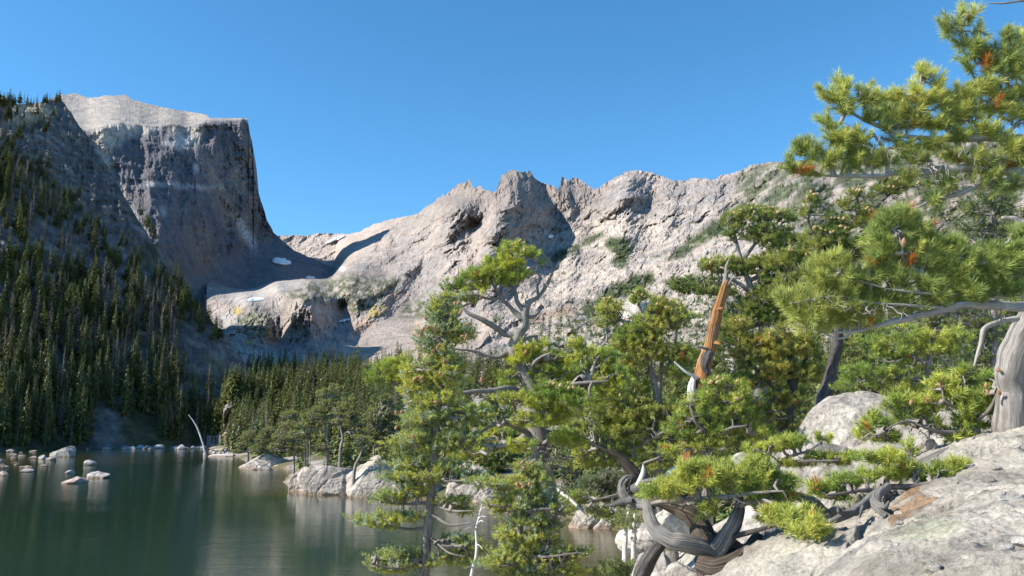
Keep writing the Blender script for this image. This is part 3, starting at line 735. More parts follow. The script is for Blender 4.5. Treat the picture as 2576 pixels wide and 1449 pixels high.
# trees that stand out: skyline clump, the spur edge and the shore
sky_pts = scatter_poly([(-60, 385), (40, 385), (120, 420), (200, 500), (290, 590), (380, 680), (330, 720), (200, 620), (100, 520), (-60, 500)], 95, 17, 9) + scatter_poly([(-60, 250), (60, 262), (152, 256), (150, 262), (60, 272), (-60, 262)], 34, 8, 4) + scatter_poly([(20, 280), (150, 285), (120, 330), (-40, 420), (-60, 300)], 40, 9, 8) \
    + scatter_poly([(335, 530), (360, 530), (400, 600), (385, 610)], 10, 10, 5) + scatter_poly([(380, 700), (440, 700), (560, 850), (530, 870)], 46, 11, 6)
merged_trees('slope_woods', [P(x, y, float(depth1(x, y)) - 2) for x, y in sky_pts] + small1, [rt.uniform(7, 12) if y < 600 else rt.uniform(10, 16) for x, y in sky_pts] + smallh1,
             'small dark conifers along the crest and edge of the shaded spur', GREEN[:4] + DEAD[:1], 12)

# valley forest at the head of the lake, on the ground between the water and the scree
def on_ground(x, y):
    """first hit of the sight line with the ground or the ridge sheet"""
    Ys = np.exp(np.linspace(math.log(60), math.log(700), 160)); p = P(x, y, Ys)
    gz = ground_z(p[:, 0], p[:, 1]); hit = np.nonzero((p[:, 2] <= gz))[0]
    Y3 = float(depth3(x, y)) if y < 1096 else 1e9
    if len(hit) and Ys[hit[0]] < Y3: q = p[hit[0]]; return np.array([q[0], q[1], gz[hit[0]]])
    if Y3 < 1e8: return P(x, y, Y3)
    return None
vf = [(505, 1000), (530, 950), (620, 935), (760, 925), (900, 935), (1000, 945), (1010, 1140), (900, 1150), (760, 1150), (600, 1142), (540, 1128), (490, 1118)]
vpts = scatter_poly(vf, 420, 21, 8.5); vpts.sort(key=lambda p: -p[1])
far_l = []; far_h = []; ng = 0
for (x, y) in vpts:
    if 530 < x < 585 and y > 1122: continue
    loc = on_ground(x, y)
    if loc is None: continue
    hh = rt.uniform(11, 19) * (1.0 if loc[1] > 260 else 0.72)
    if ng < 108:
        ng += 1; q = rt.random()
        if q < 0.07: place_conifer(rt.choice(DEAD), loc - [0, 0, .5], hh, 'dead_spruce', 'reddish grey dead conifer in the sunlit forest beyond the lake', 'dead tree', 'dead conifers in the valley forest')
        elif q < 0.35: place_conifer(rt.choice(OLIVE), loc - [0, 0, .5], hh * 0.9, 'spruce_tree', 'yellow green conifer in the sunlit forest at the head of the lake', 'conifer', 'yellow green conifers in the valley forest')
        else: place_conifer(rt.choice(GREEN), loc - [0, 0, .5], hh, 'spruce_tree', 'slender green conifer in the sunlit forest at the head of the lake', 'conifer', 'green conifers in the valley forest')
    else: far_l.append(loc - [0, 0, .5]); far_h.append(hh)
more = scatter_poly([(505, 960), (560, 925), (1000, 915), (1400, 925), (2700, 930), (2700, 1010), (520, 1010)], 560, 22, 8)
more += scatter_poly([(500, 1050), (640, 1050), (640, 1118), (575, 1124), (500, 1118)], 60, 24, 5)
for (x, y) in more:
    loc = on_ground(x, y)
    if loc is not None: far_l.append(loc - [0, 0, .5]); far_h.append(rt.uniform(12, 19) * min(1, loc[1] / 400))
merged_trees('valley_woods', far_l, far_h, 'dense conifer wood on the valley floor below the scree', GREEN + OLIVE[:1] + DEAD[:1], 23)

# thin far-off conifers on the ledges of the mountain wall
r_ = np.random.default_rng(31); L = []; Hh = []
cand = np.stack([r_.uniform(560, 2700, 42000), r_.uniform(370, 1000, 42000)], 1)
sv = samp(VEG, cand[:, 0], cand[:, 1]); keep = (r_.random(len(cand)) < sv * 0.42) & (cand[:, 1] > curve(RIDGE)(cand[:, 0]) + 3) & (cand[:, 1] < 995)
lowb = (cand[:, 0] > 1100) & (cand[:, 1] > 800 + 0.0 * cand[:, 0]) & (r_.random(len(cand)) < 0.10)
cand = cand[keep | lowb][:6500]
Yc = depth3(cand[:, 0], cand[:, 1]); pc = P(cand[:, 0], cand[:, 1], Yc + 1)
merged_trees('mountain_woods', pc, r_.uniform(5, 12, len(pc)) * np.clip(1 - (pc[:, 0] < 0) * 0.6, 0, 1), 'thin dark conifers and scrub on the ledges of the mountain wall', LIGHTTREE, 32)

# low scrub and young trees that carpet the ground between the rocks
r_ = np.random.default_rng(41); L = []; Hh = []
for _ in range(2600):
    a = math.radians(r_.uniform(-22, 40)); R = math.exp(r_.uniform(math.log(16), math.log(330)))
    L.append((R * math.sin(a), R * math.cos(a))); Hh.append(r_.uniform(0.9, 2.6) * (1 + R / 120))
L = np.array(L); Hh = np.array(Hh); dS = sdist(L[:, 0], L[:, 1]); k_ = ((dS > 3.0) | ((dS > 0.7) & (L[:, 1] > 90))) & ~((L[:, 0] < 6) & (L[:, 1] < 24)); L = L[k_]; Hh = Hh[k_]
gz = ground_z(L[:, 0], L[:, 1])
merged_trees('undergrowth', np.concatenate([L, gz[:, None] - 0.15], 1), Hh, 'low conifer scrub covering the ground behind the near pines', [conifer_parts(230 + i, 'green', 16, 9, 0.42) for i in range(3)], 42, 1.2)

# ------------------------------------------------------------------ near pines
def frames(d):
    d = d / (np.linalg.norm(d, axis=-1, keepdims=True) + 1e-9)
    ref = np.where(np.abs(d[..., 2:3]) > 0.9, np.array([1.0, 0, 0]), np.array([0, 0, 1.0]))
    u = np.cross(d, ref); u /= np.linalg.norm(u, axis=-1, keepdims=True) + 1e-9
    return d, u, np.cross(d, u)

def tuft_template(n, axis_len, nlen, width, seed, lo=30, hi=75):
    """n needles round a short axis along +Z: (n,3 verts,3)"""
    r = np.random.default_rng(seed)
    t = r.uniform(0, 1, n); ph = r.uniform(0, 6.283, n); an = np.radians(hi + (lo - hi) * t + r.normal(0, 9, n)); L = nlen * r.uniform(0.7, 1.12, n)
    base = np.stack([0 * t, 0 * t, (t - 0.35) * axis_len], -1)
    d = np.stack([np.sin(an) * np.cos(ph), np.sin(an) * np.sin(ph), np.cos(an)], -1)
    s = np.stack([-np.sin(ph), np.cos(ph), 0 * ph], -1) ; roll = r.uniform(0, 3.14, n)[:, None]
    s = s * np.cos(roll) + np.cross(d, s) * np.sin(roll)
    return np.stack([base - s * width / 2, base + s * width / 2, base + d * L[:, None]], 1)

def tufts(pos, dirs, scale, temps, cols, seed, needle_var=0.18):
    """returns V, C for all tufts"""
    r = np.random.default_rng(seed); Vs = []; Cs = []; which = r.integers(len(temps), size=len(pos)); roll = r.uniform(0, 6.283, len(pos))
    for w, tmp in enumerate(temps):
        m = which == w
        if not m.any(): continue
        d, u, v = frames(dirs[m]); c, s_ = np.cos(roll[m])[:, None], np.sin(roll[m])[:, None]
        u2 = u * c + v * s_; v2 = v * c - u * s_
        q = tmp.reshape(-1, 3)
        P_ = pos[m][:, None] + scale[m][:, None, None] * (q[None, :, 0:1] * u2[:, None] + q[None, :, 1:2] * v2[:, None] + q[None, :, 2:3] * d[:, None])
        nn = len(tmp); g = r.uniform(1 - needle_var, 1 + needle_var, (m.sum(), nn, 1, 1))
        cc = np.broadcast_to(cols[m][:, None, None, :] * g, (m.sum(), nn, 3, 3)).copy()
        cc[:, :, 2] *= 1.25; cc[:, :, :2] *= 0.85                      # needle tips are paler than the bases
        Vs.append(P_.reshape(-1, 3)); Cs.append(cc.reshape(-1, 3))
    return np.concatenate(Vs), np.concatenate(Cs)

def catmull(pts, per=8):
    pts = np.asarray(pts, float); n = len(pts)
    if n < 3: return np.stack([np.interp(np.linspace(0, n - 1, per * (n - 1) + 1), range(n), pts[:, k]) for k in range(pts.shape[1])], -1)
    p = np.concatenate([2 * pts[:1] - pts[1:2], pts, 2 * pts[-1:] - pts[-2:-1]]); out = []
    for i in range(n - 1):
        a, b, c, d = p[i:i + 4]
        for t in np.linspace(0, 1, per, endpoint=False):
            out.append(0.5 * ((2 * b) + (-a + c) * t + (2 * a - 5 * b + 4 * c - d) * t * t + (-a + 3 * b - 3 * c + d) * t ** 3))
    out.append(pts[-1]); return np.array(out)

def limb(path, radii, sides=12, flute=0.12, nf=3, twist=2.0, knob=0.10, seed=0, cap=True):
    """uneven tapered limb with lengthwise flutes: V, quads, gu, gv"""
    path = np.asarray(path, float); radii = np.asarray(radii, float); n = len(path)
    tan = np.gradient(path, axis=0); tan /= np.linalg.norm(tan, axis=1)[:, None] + 1e-9
    u = np.zeros((n, 3)); ref = np.array([0, 1.0, 0.13]) if abs(tan[0][1]) < 0.8 else np.array([1.0, 0, 0])
    x = np.cross(tan[0], ref); u[0] = x / np.linalg.norm(x)
    for i in range(1, n):
        x = u[i - 1] - tan[i] * np.dot(u[i - 1], tan[i]); u[i] = x / (np.linalg.norm(x) + 1e-9)
    v = np.cross(tan, u)
    L = np.concatenate([[0], np.cumsum(np.linalg.norm(np.diff(path, axis=0), axis=1))])
    a = np.linspace(0, 2 * np.pi, sides, endpoint=False)
    A = a[None] + 0 * L[:, None]; LL = L[:, None] + 0 * A
    fl = 1 + flute * np.sin(nf * A + twist * LL + seed) + 0.5 * flute * np.sin((2 * nf + 1) * A + 1.7 * twist * LL + 2 * seed)
    pp = np.stack([np.cos(A), np.sin(A), LL / (radii.mean() * 5 + 1e-6)], -1)
    fl = fl + knob * 1.6 * fbm3(pp * np.array([1.3, 1.3, 0.8]), 4, seed + 5)
    R = radii[:, None] * fl
    V = path[:, None] + R[..., None] * (np.cos(A)[..., None] * u[:, None] + np.sin(A)[..., None] * v[:, None])
    i = np.arange(n * sides).reshape(n, sides); j = np.roll(i, -1, 1)
    q = np.stack([i[:-1], j[:-1], j[1:], i[1:]], -1).reshape(-1, 4)
    V = V.reshape(-1, 3); gu = A.ravel(); gv = LL.ravel()
    if cap:                                            # splintered pointed end
        e = path[-1] + tan[-1] * radii[-1] * 1.5
        V = np.concatenate([V, [e]]); gu = np.append(gu, 0); gv = np.append(gv, L[-1] + radii[-1])
        k = len(V) - 1; q = np.concatenate([q, np.stack([i[-1], j[-1], np.full(sides, k), np.full(sides, k)], -1)])
    return V, q, gu, gv

class Wood:
    def __init__(s): s.V = []; s.Q = []; s.T = []; s.u = []; s.v = []; s.n = 0
    def add(s, V, q, gu, gv):
        q = np.asarray(q)
        tri = q[:, 2] == q[:, 3]
        if tri.any(): s.T.append(q[tri][:, :3] + s.n)
        s.Q.append(q[~tri] + s.n); s.V.append(V); s.u.append(gu); s.v.append(gv); s.n += len(V)
    def build(s, name, mat, parent):
        F_ = [np.concatenate(s.Q)] + ([np.concatenate(s.T)] if s.T else [])
        return obj(name, mesh(name, np.concatenate(s.V), F_, True, {'gu': np.concatenate(s.u), 'gv': np.concatenate(s.v)}, [mat]), parent)

def spath(pts, per=8, jit=0.0, seed=0):
    """[(sx, sy, distance, radius in photo units), ...] -> smooth world path and radii"""
    c = catmull(pts, per); path = P(c[:, 0], c[:, 1], c[:, 2]); rad = np.maximum(c[:, 3], 0.6) * c[:, 2] / F
    if jit:
        t = np.arange(len(path)) / per
        for ax in range(3): path[:, ax] += jit * rad * 2 * pn2(t * 1.3, 0 * t + 7 * ax, seed)
    return path, rad

def twigs(Pa, Ch, ra, rc, seed, bend=0.12, sides=4):
    """thin crooked twigs, each with one bend"""
    r = np.random.default_rng(seed); L = np.linalg.norm(Ch - Pa, axis=1, keepdims=True)
    mid = (Pa + Ch) / 2 + r.normal(0, 1, Pa.shape) * L * bend; mid[:, 2] -= L[:, 0] * bend * 0.5
    rm = (ra + rc) / 2; V = []; a = np.linspace(0, 2 * np.pi, sides, endpoint=False)
    d, u, v = frames(Ch - Pa)
    for p, rad in ((Pa, ra), (mid, rm), (Ch, rc)):
        V.append(p[:, None] + rad[:, None, None] * (np.cos(a)[None, :, None] * u[:, None] + np.sin(a)[None, :, None] * v[:, None]))
    V = np.stack(V, 1); n = len(Pa); i = np.arange(n * 3 * sides).reshape(n, 3, sides); j = np.roll(i, -1, 2)
    q = np.stack([i[:, :-1], j[:, :-1], j[:, 1:], i[:, 1:]], -1).reshape(-1, 4)
    gu = np.tile(a, n * 3); gv = np.repeat(np.tile([0., .5, 1.], n), sides) * np.repeat(L[:, 0], 3 * sides)
    return V.reshape(-1, 3), q, gu, gv

def sample_blobs(blobs, seed, cluster=9, flat=0.55):
    """blobs: (cx, cy, rx, ry, Y, n[, tilt]) in photo units; points gathered in flattened clumps"""
    r = np.random.default_rng(seed); out = []
    for b in blobs:
        cx, cy, rx, ry, Y, n = b[:6]; tl = math.radians(b[6]) if len(b) > 6 else 0
        nc = max(2, n // cluster); k = 0; C_ = []
        while len(C_) < nc:
            q = r.uniform(-1, 1, 3)
            if q @ q < 1 and (q[1] < 0.5 or r.random() < 0.6): C_.append(q)
        C_ = np.array(C_)
        q = C_[r.integers(nc, size=n)] + r.normal(0, 1, (n, 3)) * np.array([1, flat, 1]) * (0.75 / nc ** 0.4)
        x = q[:, 0] * rx; y = q[:, 1] * ry
        X = cx + x * math.cos(tl) - y * math.sin(tl); Yy = cy + x * math.sin(tl) + y * math.cos(tl)
        dY = q[:, 2] * 0.5 * (rx + ry) * 0.8 * Y / F
        out.append(P(X, Yy, Y + dY))
    return np.concatenate(out)

def grow(skel, srad, pts, alpha=0.35):
    """join every foliage point to the nearest wood, limbs first: parent index per point (into skel+pts)"""
    n0 = len(skel); n = len(pts); allp = np.concatenate([skel, pts]); cost0 = np.zeros(n0 + n)
    par = np.full(n, -1); best = np.full(n, 1e9); 
    for i in range(n0):
        d = np.linalg.norm(pts - skel[i], axis=1); m = d < best; best[m] = d[m]; par[m] = i
    done = np.zeros(n, bool); order = []
    for _ in range(n):
        j = int(np.argmin(np.where(done, 1e9, best))); done[j] = True; order.append(j)
        pl = cost0[par[j]] + np.linalg.norm(pts[j] - allp[par[j]]); cost0[n0 + j] = pl
        d = np.linalg.norm(pts - pts[j], axis=1) + alpha * pl; m = (~done) & (d < best)
        best[m] = d[m]; par[m] = n0 + j
    cnt = np.ones(n)
    for j in reversed(order):
        if par[j] >= n0: cnt[par[j] - n0] += cnt[j]
    return par, cnt, allp, n0

PINE_T = [tuft_template(40, 0.085, 0.068, 0.0072, 300 + i) for i in range(4)]
NEAR_T = [tuft_template(125, 0.10, 0.062, 0.0035, 320 + i, 25, 82) for i in range(4)]
FIR_T = [tuft_template(46, 0.11, 0.040, 0.0072, 340 + i, 35, 82) for i in range(3)]
MID_T = [tuft_template(14, 0.20, 0.20, 0.035, 360 + i) for i in range(3)]

def cone_mesh(L=0.09, R=0.032, pal=False, seed=0):
    """egg-shaped body wrapped in spiralling scales"""
    V = []; T = []; r = np.random.default_rng(seed)
    for kk in range(70):
        t = (kk + .5) / 70; a = kk * 2.4; z = t * L; rad = R * math.sin(math.pi * (0.12 + 0.83 * t)) ** 0.8
        for (dr, dz, da) in ((0.35, -0.05, -0.9), (0.35, -0.05, 0.9), (1.15, 0.10, 0.0)):
            aa = a + da * 0.5; q = rad * dr; V.append((math.cos(aa) * q, math.sin(aa) * q, z + dz * L))
        T.append((3 * kk, 3 * kk + 1, 3 * kk + 2))
    base = len(V); ns = 8; rows = 7
    for i in range(rows):
        t = i / (rows - 1); rad = 0.72 * R * math.sin(math.pi * (0.06 + 0.9 * t)) ** 0.8
        for j in range(ns): V.append((math.cos(j * 6.283 / ns) * rad, math.sin(j * 6.283 / ns) * rad, t * L))
    Q = [(base + i * ns + j, base + i * ns + (j + 1) % ns, base + (i + 1) * ns + (j + 1) % ns, base + (i + 1) * ns + j) for i in range(rows - 1) for j in range(ns)]
    return mesh('cone', np.array(V), [np.array(T), np.array(Q)], False, mats=[M_CONEY if pal else M_CONE])
CONE = cone_mesh(); CONEP = cone_mesh(0.07, 0.03, True, 2)

def tree(name, label, cat, trunk_pts, limbs, blobs, seed, temps=None, tscale=1.0, green=(0.14, 0.19, 0.05), green2=(0.24, 0.25, 0.06), orange=0.004,
         bark=None, up=0.9, cluster=9, flat=0.55, leafcount=2.2, rtwig=0.0030, cones=(), pale_cones=0, bottle=0.6, bare=(), group=None, extra_skel=(), sides=14, topcol=None, ground=True, coneblobs=()):
    bark = bark or M_BARK; temps = temps or PINE_T; r = np.random.default_rng(seed)
    tp, tr = spath(trunk_pts, 10, 0.07, seed)
    if ground:
        g = tp[0].copy(); gz_ = float(near_z(g[0], g[1]))
        if gz_ < g[2] - 0.05:
            e = np.array([[g[0], g[1], gz_ - 0.4], [g[0], g[1], gz_ + 0.2]]); tp = np.concatenate([e, tp]); tr = np.concatenate([[tr[0] * 1.5, tr[0] * 1.2], tr])
    root = empty(name, tp[0]); tag(root, label, cat, group); R0 = tp[0]
    def local(a): return a - R0
    w = Wood(); V, q, gu, gv = limb(tp, tr, sides, 0.07, 3, 1.2, 0.10, seed); w.add(local(V), q, gu, gv); w.build('trunk', bark, root)
    skel = [tp[len(tp) // 4:]] ; wl = Wood(); any_l = False
    for li, lp in enumerate(limbs):
        p, rr_ = spath(lp, 7, 0.3, seed + li); V, q, gu, gv = limb(p, rr_, 9, 0.08, 2, 2, 0.12, seed + li); w_l = Wood(); w_l.add(local(V), q, gu, gv); w_l.build('limb', M_DARKBARK if bark is M_DARKBARK else (M_PALETWIG if bark is M_OLDTRUNK else M_BARK), root); skel.append(p[2:]); any_l = True
    for p in extra_skel: skel.append(p)
    skel = np.concatenate(skel)
    pts = sample_blobs(blobs, seed, cluster, flat)
    par, cnt, allp, n0 = grow(skel, None, pts)
    Pa = allp[par]; Ln = np.linalg.norm(pts - Pa, axis=1)
    rad = rtwig * cnt ** 0.48; prad = np.where(par >= n0, np.minimum(rad[np.maximum(par - n0, 0)], rad * 1.6), rad * 1.25)
    V, q, gu, gv = twigs(Pa, pts, prad, rad, seed); wl.add(local(V), q, gu, gv)
    # bare dead twigs
    for (cx, cy, rx, ry, Y, n) in bare:
        bp_ = sample_blobs([(cx, cy, rx, ry, Y, n)], seed + 77, 12, 0.9); ref = allp
        bp2 = []; 
        par2, cnt2, all2, m0 = grow(skel, None, bp_, 0.15)
        V, q, gu, gv = twigs(all2[par2], bp_, rtwig * 1.0 * cnt2 ** 0.5, rtwig * 0.7 * cnt2 ** 0.5, seed + 3, 0.2); wl.add(local(V), q, gu, gv)
    wl.build('twigs', M_PALETWIG if bark is M_OLDTRUNK else M_TWIG, root)
    leaf = cnt <= leafcount + 1.5 * r.random(len(cnt)) ** 2 * 3
    pos = pts[leaf]; dirs = (pts - Pa)[leaf]; dirs /= np.linalg.norm(dirs, axis=1)[:, None] + 1e-9
    dirs = dirs + np.array([0, 0, up]) + r.normal(0, 0.3, dirs.shape)
    sc_ = tscale * r.uniform(0.75, 1.2, len(pos))
    clump = fbm3(pos * 1.7, 2, seed + 9)[:, None]
    mixv = np.clip(0.5 + 1.3 * clump + r.normal(0, 0.22, (len(pos), 1)), 0, 1)
    col = np.array(green) * (1 - mixv) + np.array(green2) * mixv; col = np.minimum(col * r.uniform(1.15, 1.75, (len(pos), 1)), 0.75)
    if topcol is not None:
        w_ = (r.random(len(pos)) < topcol[1])[:, None]; col = np.where(w_, np.array(topcol[0]) * r.uniform(0.8, 1.2, (len(pos), 1)), col)
    if orange: col = np.where((r.random(len(pos)) < orange)[:, None], np.array([0.55, 0.20, 0.05]), col)
    P2 = [pos]; D2 = [dirs]; S2 = [sc_]; C2 = [col]
    if bottle:                                    # needles continue down the twig behind the tip
        m = (Ln[leaf] > 0.08 * tscale) & (r.random(len(pos)) < bottle); bk = Pa[leaf][m] - pos[m]; bk /= np.linalg.norm(bk, axis=1)[:, None]
        P2.append(pos[m] + bk * 0.075 * tscale); D2.append(-bk + np.array([0, 0, up * 0.5])); S2.append(sc_[m] * 0.95); C2.append(col[m] * 0.85)
    V, C = tufts(np.concatenate(P2), np.concatenate(D2), np.concatenate(S2), temps, np.concatenate(C2), seed + 1)
    f = np.arange(len(V)).reshape(-1, 3)
    obj('foliage', mesh('foliage', local(V), [f], False, {'col': C}, [M_NEEDLE]), root)
    # cones: hand-placed ones and pale clusters on the highest shoots
    cl = [(P(*c[:3]), 0.72 * (c[3] if len(c) > 3 else 1.0), CONE) for c in cones]
    for (cx, cy, rx, ry, n, pale) in coneblobs:
        # on shoots nearest the camera inside the ellipse
        v = pos; yc_ = (v[:, 2] - H) ; fwd = v[:, 1] * cp + yc_ * sp; upc = -v[:, 1] * sp + yc_ * cp
        sx = CX + F * v[:, 0] / fwd; sy = CY - F * upc / fwd
        inside = np.nonzero(((sx - cx) / rx) ** 2 + ((sy - cy) / ry) ** 2 < 1)[0]
        if len(inside) == 0: continue
        ordr = inside[np.argsort(v[inside, 1] - 0.6 * v[inside, 2] + r.normal(0, 0.12, len(inside)))][:n]
        for kk in ordr: cl.append((pos[kk] + np.array([0, -0.03, 0.015]), tscale * r.uniform(0.8, 1.15), CONEP if pale else CONE))
    for p, s_, me in cl[:100]:
        o = obj('cone', me, root, tuple(np.asarray(p) - R0)); o.scale = (s_,) * 3; o.rotation_euler = (r.normal(0, 0.7), r.normal(0, 0.7), r.uniform(0, 6))
    return root

# ------------------------------------------------------------------ the granite slab on the right
slabc = [(2576, 1449, 3.4), (2300, 1449, 4.2), (2100, 1449, 5.0), (1980, 1449, 6.0), (1850, 1480, 7.0), (1700, 1500, 8.0), (2576, 1300, 4.7), (2576, 1180, 6.3), (2576, 1070, 8.4), (2700, 1030, 9.5), (2900, 1200, 6), (2900, 1449, 3.6),
         (2300, 1300, 5.8), (2300, 1210, 7.4), (2400, 1120, 8.2), (2150, 1350, 6.2), (2100, 1300, 7.4), (2000, 1330, 8.3), (1980, 1250, 9.6), (2150, 1230, 9.0), (2250, 1100, 11), (2400, 1050, 10.5), (2576, 1000, 12)]
cpw = [P(*c_) for c_ in slabc]; cpw += [np.array(v) for v in [(0.9, 9.5, 3.9), (1.2, 13, 3.3), (0.2, 7, 4.4), (0.5, 4, 5.0), (2, 17, 3.6), (6, 20, 5.6), (12, 22, 7.0), (12, 14, 8.0), (4.2, 13.5, 6.2), (8, 16, 7.0), (2.8, 11.5, 4.6), (1.5, 2.5, 5.6), (3, 1.5, 6.0), (8, 3, 6.6), (0, 1, 5.3)]]
cpw = np.array(cpw)
_fs = rbf(cpw[:, :2], cpw[:, 2], 10.0)
def slab_z(X, Y, detail=True):
    z = _fs(X, Y)
    if detail:
        p = np.stack([np.asarray(X, float), np.asarray(Y, float), 0 * np.asarray(X, float)], -1)
        d, cid = cells2(X * 0.55 + Y * 0.35 + 0.25 * fbm3(p * 1.1, 3, 5), Y * 0.42 - X * 0.26 + 0.25 * fbm3(p * 1.3, 3, 6), 4)
        z = z + 0.12 * fbm3(p * 0.9, 4, 95) + 0.055 * fbm3(p * 3.3, 4, 97, 0.6, True) - 0.24 * ss(0.055, 0.0, d) + 0.09 * (cid - 0.5) + 0.022 * fbm3(p * 14, 3, 99)
    return z
def near_z(x, y):
    g = float(ground_z(np.array([x]), np.array([y]))[0])
    if -1 < x < 16 and 0 < y < 24: g = max(g, float(slab_z(np.array([x]), np.array([y]), False)[0]))
    return g
rr = np.exp(np.linspace(math.log(2.2), math.log(24), 520)); th = np.radians(np.linspace(-2, 44, 560))
R_, T_ = np.meshgrid(rr, th, indexing='ij'); XX = R_ * np.sin(T_); YY = R_ * np.cos(T_); ZZ = slab_z(XX, YY)
ZZ = ZZ - 5 * ss(4, -2, np.degrees(T_)) - 3 * ss(21, 24, R_)
i = np.arange(XX.size).reshape(XX.shape); q = np.stack([i[:-1, :-1], i[1:, :-1], i[1:, 1:], i[:-1, 1:]], -1).reshape(-1, 4)
p3 = np.stack([XX, YY, ZZ], -1).reshape(-1, 3)
n = fbm3(p3 / 1.3, 4, 101); n2 = fbm3(p3 * 3.0, 4, 103); n3 = fbm3(p3 / 0.5, 3, 105)
c = lerp((0.30, 0.27, 0.23), (0.43, 0.39, 0.335), ss(-0.3, 0.3, n)); c = lerp(c, (0.24, 0.225, 0.20), ss(0.12, 0.4, n2 + 0.3 * n) * 0.7)
c = lerp(c, (0.36, 0.38, 0.24), ss(0.28, 0.45, n3) * 0.45)                                 # lichen
def nd_poly(poly, Yd):                                                                    # needle litter lying in the hollows, in ground coordinates
    w = np.array([P(a, b_, Yd[k_]) for k_, (a, b_) in enumerate(poly)]); wx_ = p3[:, 0] + 0.15 * fbm3(p3 * 2.2, 4, 107); wy_ = p3[:, 1] + 0.25 * fbm3(p3 * 2.2, 4, 109)
    return inpoly(wx_, wy_, [tuple(v[:2]) for v in w])
lit_ = nd_poly([(2320, 1300), (2390, 1320), (2380, 1360), (2300, 1390), (2260, 1410), (2300, 1350)], [5.9, 5.7, 5.3, 5.1, 5.0, 5.4]) | nd_poly([(2230, 1250), (2330, 1225), (2340, 1260), (2240, 1300)], [6.8, 7.2, 6.4, 6.0])
c = lerp(c, lerp((0.15, 0.085, 0.045), (0.27, 0.17, 0.10), ss(-0.3, 0.3, n2)), lit_.astype(float) * ss(-0.25, 0.1, n2 + 0.5 * n3) * 0.9)
tag(obj('rock_slab', mesh('rock_slab', p3, [q], True, {'col': c}, [M_SLAB])), 'broad sloping granite slab in the right foreground', kind='structure')

# ------------------------------------------------------------------ boulders and outcrops
def ico(sub):
    import bmesh
    bm = bmesh.new(); bmesh.ops.create_icosphere(bm, subdivisions=sub, radius=1.0)
    bm.verts.ensure_lookup_table(); V = np.array([v.co[:] for v in bm.verts]); T = np.array([[v.index for v in f.verts] for f in bm.faces]); bm.free()
    return V, T
ICO = {s_: ico(s_) for s_ in (3, 4, 5, 6)}
def rock(name, loc, size, seed, label, cat='boulder', group=None, sub=4, col=(0.44, 0.40, 0.36), mat=None, cuts=12, rough=0.10, rotz=None, crack=0.0, tint=None, strata=None):
    V, T = ICO[sub]; V = V.copy(); r = np.random.default_rng(seed)
    for _ in range(cuts):
        n_ = r.normal(size=3); n_ /= np.linalg.norm(n_); d = r.uniform(0.55, 0.92); k_ = V @ n_ - d; V = V - np.maximum(k_, 0)[:, None] * n_ * 0.92
    V = V * (1 + rough * fbm3(V * 1.6 + seed, 4, seed % 50) + rough * 0.35 * fbm3(V * 6 + seed, 3, 3))[:, None]
    V = V * np.array(size)
    if strata is not None:
        ax, sc_, am = strata; ax = np.array(ax, float); ax /= np.linalg.norm(ax)
        w_ = V @ ax * sc_ + 0.8 * fbm3(V * 0.35, 3, seed); g_ = np.abs((w_ % 1) - 0.5) * 2
        nrm = V / (np.linalg.norm(V, axis=1)[:, None] + 1e-9); V = V - nrm * (am * ss(0.75, 1.0, g_) * (0.5 + pn3(V * 0.6, 4)))[:, None]
        V = V + nrm * (am * 0.55 * fbm3(V * np.array([0.5, 0.5, 0.9]), 5, seed, 0.6, True))[:, None]
    a = r.uniform(0, 6.28) if rotz is None else rotz; ca_, sa_ = math.cos(a), math.sin(a)
    V = np.stack([V[:, 0] * ca_ - V[:, 1] * sa_, V[:, 0] * sa_ + V[:, 1] * ca_, V[:, 2]], -1)
    sc_ = max(size); n_ = fbm3(V / sc_ * 2.5 + seed, 4, 7)
    cc = np.array(col) * (0.8 + 0.4 * ss(-0.3, 0.3, n_))[:, None]
    wz = V[:, 2] + loc[2]
    if tint: cc = lerp(cc, tint, ss(0.55, 0.1, wz + 0.2 * n_) * 0.8)
    o = obj(name, mesh(name, V, [T], False, {'col': cc}, [mat or M_BOULD]), None, tuple(float(v) for v in loc)); tag(o, label, cat, group)
    return o
WET = (0.20, 0.13, 0.08)
def lake_rock(sx0, sx1, top, base, label, seed, group=None, col=(0.36, 0.335, 0.31), **kw):
    cx = (sx0 + sx1) / 2; X, Y = lakept(cx, base); w_ = (sx1 - sx0) / F * Y / 2; h_ = (base - top) / F * Y
    return rock('boulder', (X, Y + w_ * 0.5, 0.0), (w_ * 1.08, w_ * 0.8, h_ * 1.12), seed, label, 'boulder', group, sub=kw.pop('sub', 4), col=col, tint=WET, cuts=kw.pop('cuts', 20), rotz=random.uniform(-0.4, 0.4), **kw)
lake_rock(112, 186, 1121, 1150, 'largest pale boulder standing in the lake near the left shore', 517, sub=5, cuts=9, rough=0.14)
lake_rock(93, 117, 1142, 1156, 'flat topped boulder touching the left side of the largest pale boulder', 502)
lake_rock(111, 137, 1149, 1159, 'low wedge of rock in the water just below the largest pale boulder', 503)
lake_rock(203, 242, 1157, 1171, 'angular flat boulder alone in the water right of the largest one', 504)
lake_rock(159, 188, 1181, 1193, 'rounded grey boulder behind the reddish one in the lake', 505, col=(0.36, 0.33, 0.32))
lake_rock(153, 218, 1196, 1217, 'broad reddish domed boulder closest to the camera in the lake', 506, col=(0.48, 0.38, 0.33), sub=5)
lake_rock(210, 268, 1187, 1204, 'ragged twin peaked rock at the right end of the lake boulders', 507, col=(0.44, 0.38, 0.35), rough=0.2)
lake_rock(189, 217, 1118, 1127, 'small pale rock in the water behind and right of the largest boulder', 508)
lake_rock(-8, 21, 1185, 1197, 'pointed rock cut by the left edge of the photo', 509, col=(0.44, 0.36, 0.33))
lake_rock(42, 83, 1180, 1188, 'long low grey rock awash left of the reddish boulder', 510, col=(0.3, 0.28, 0.28))
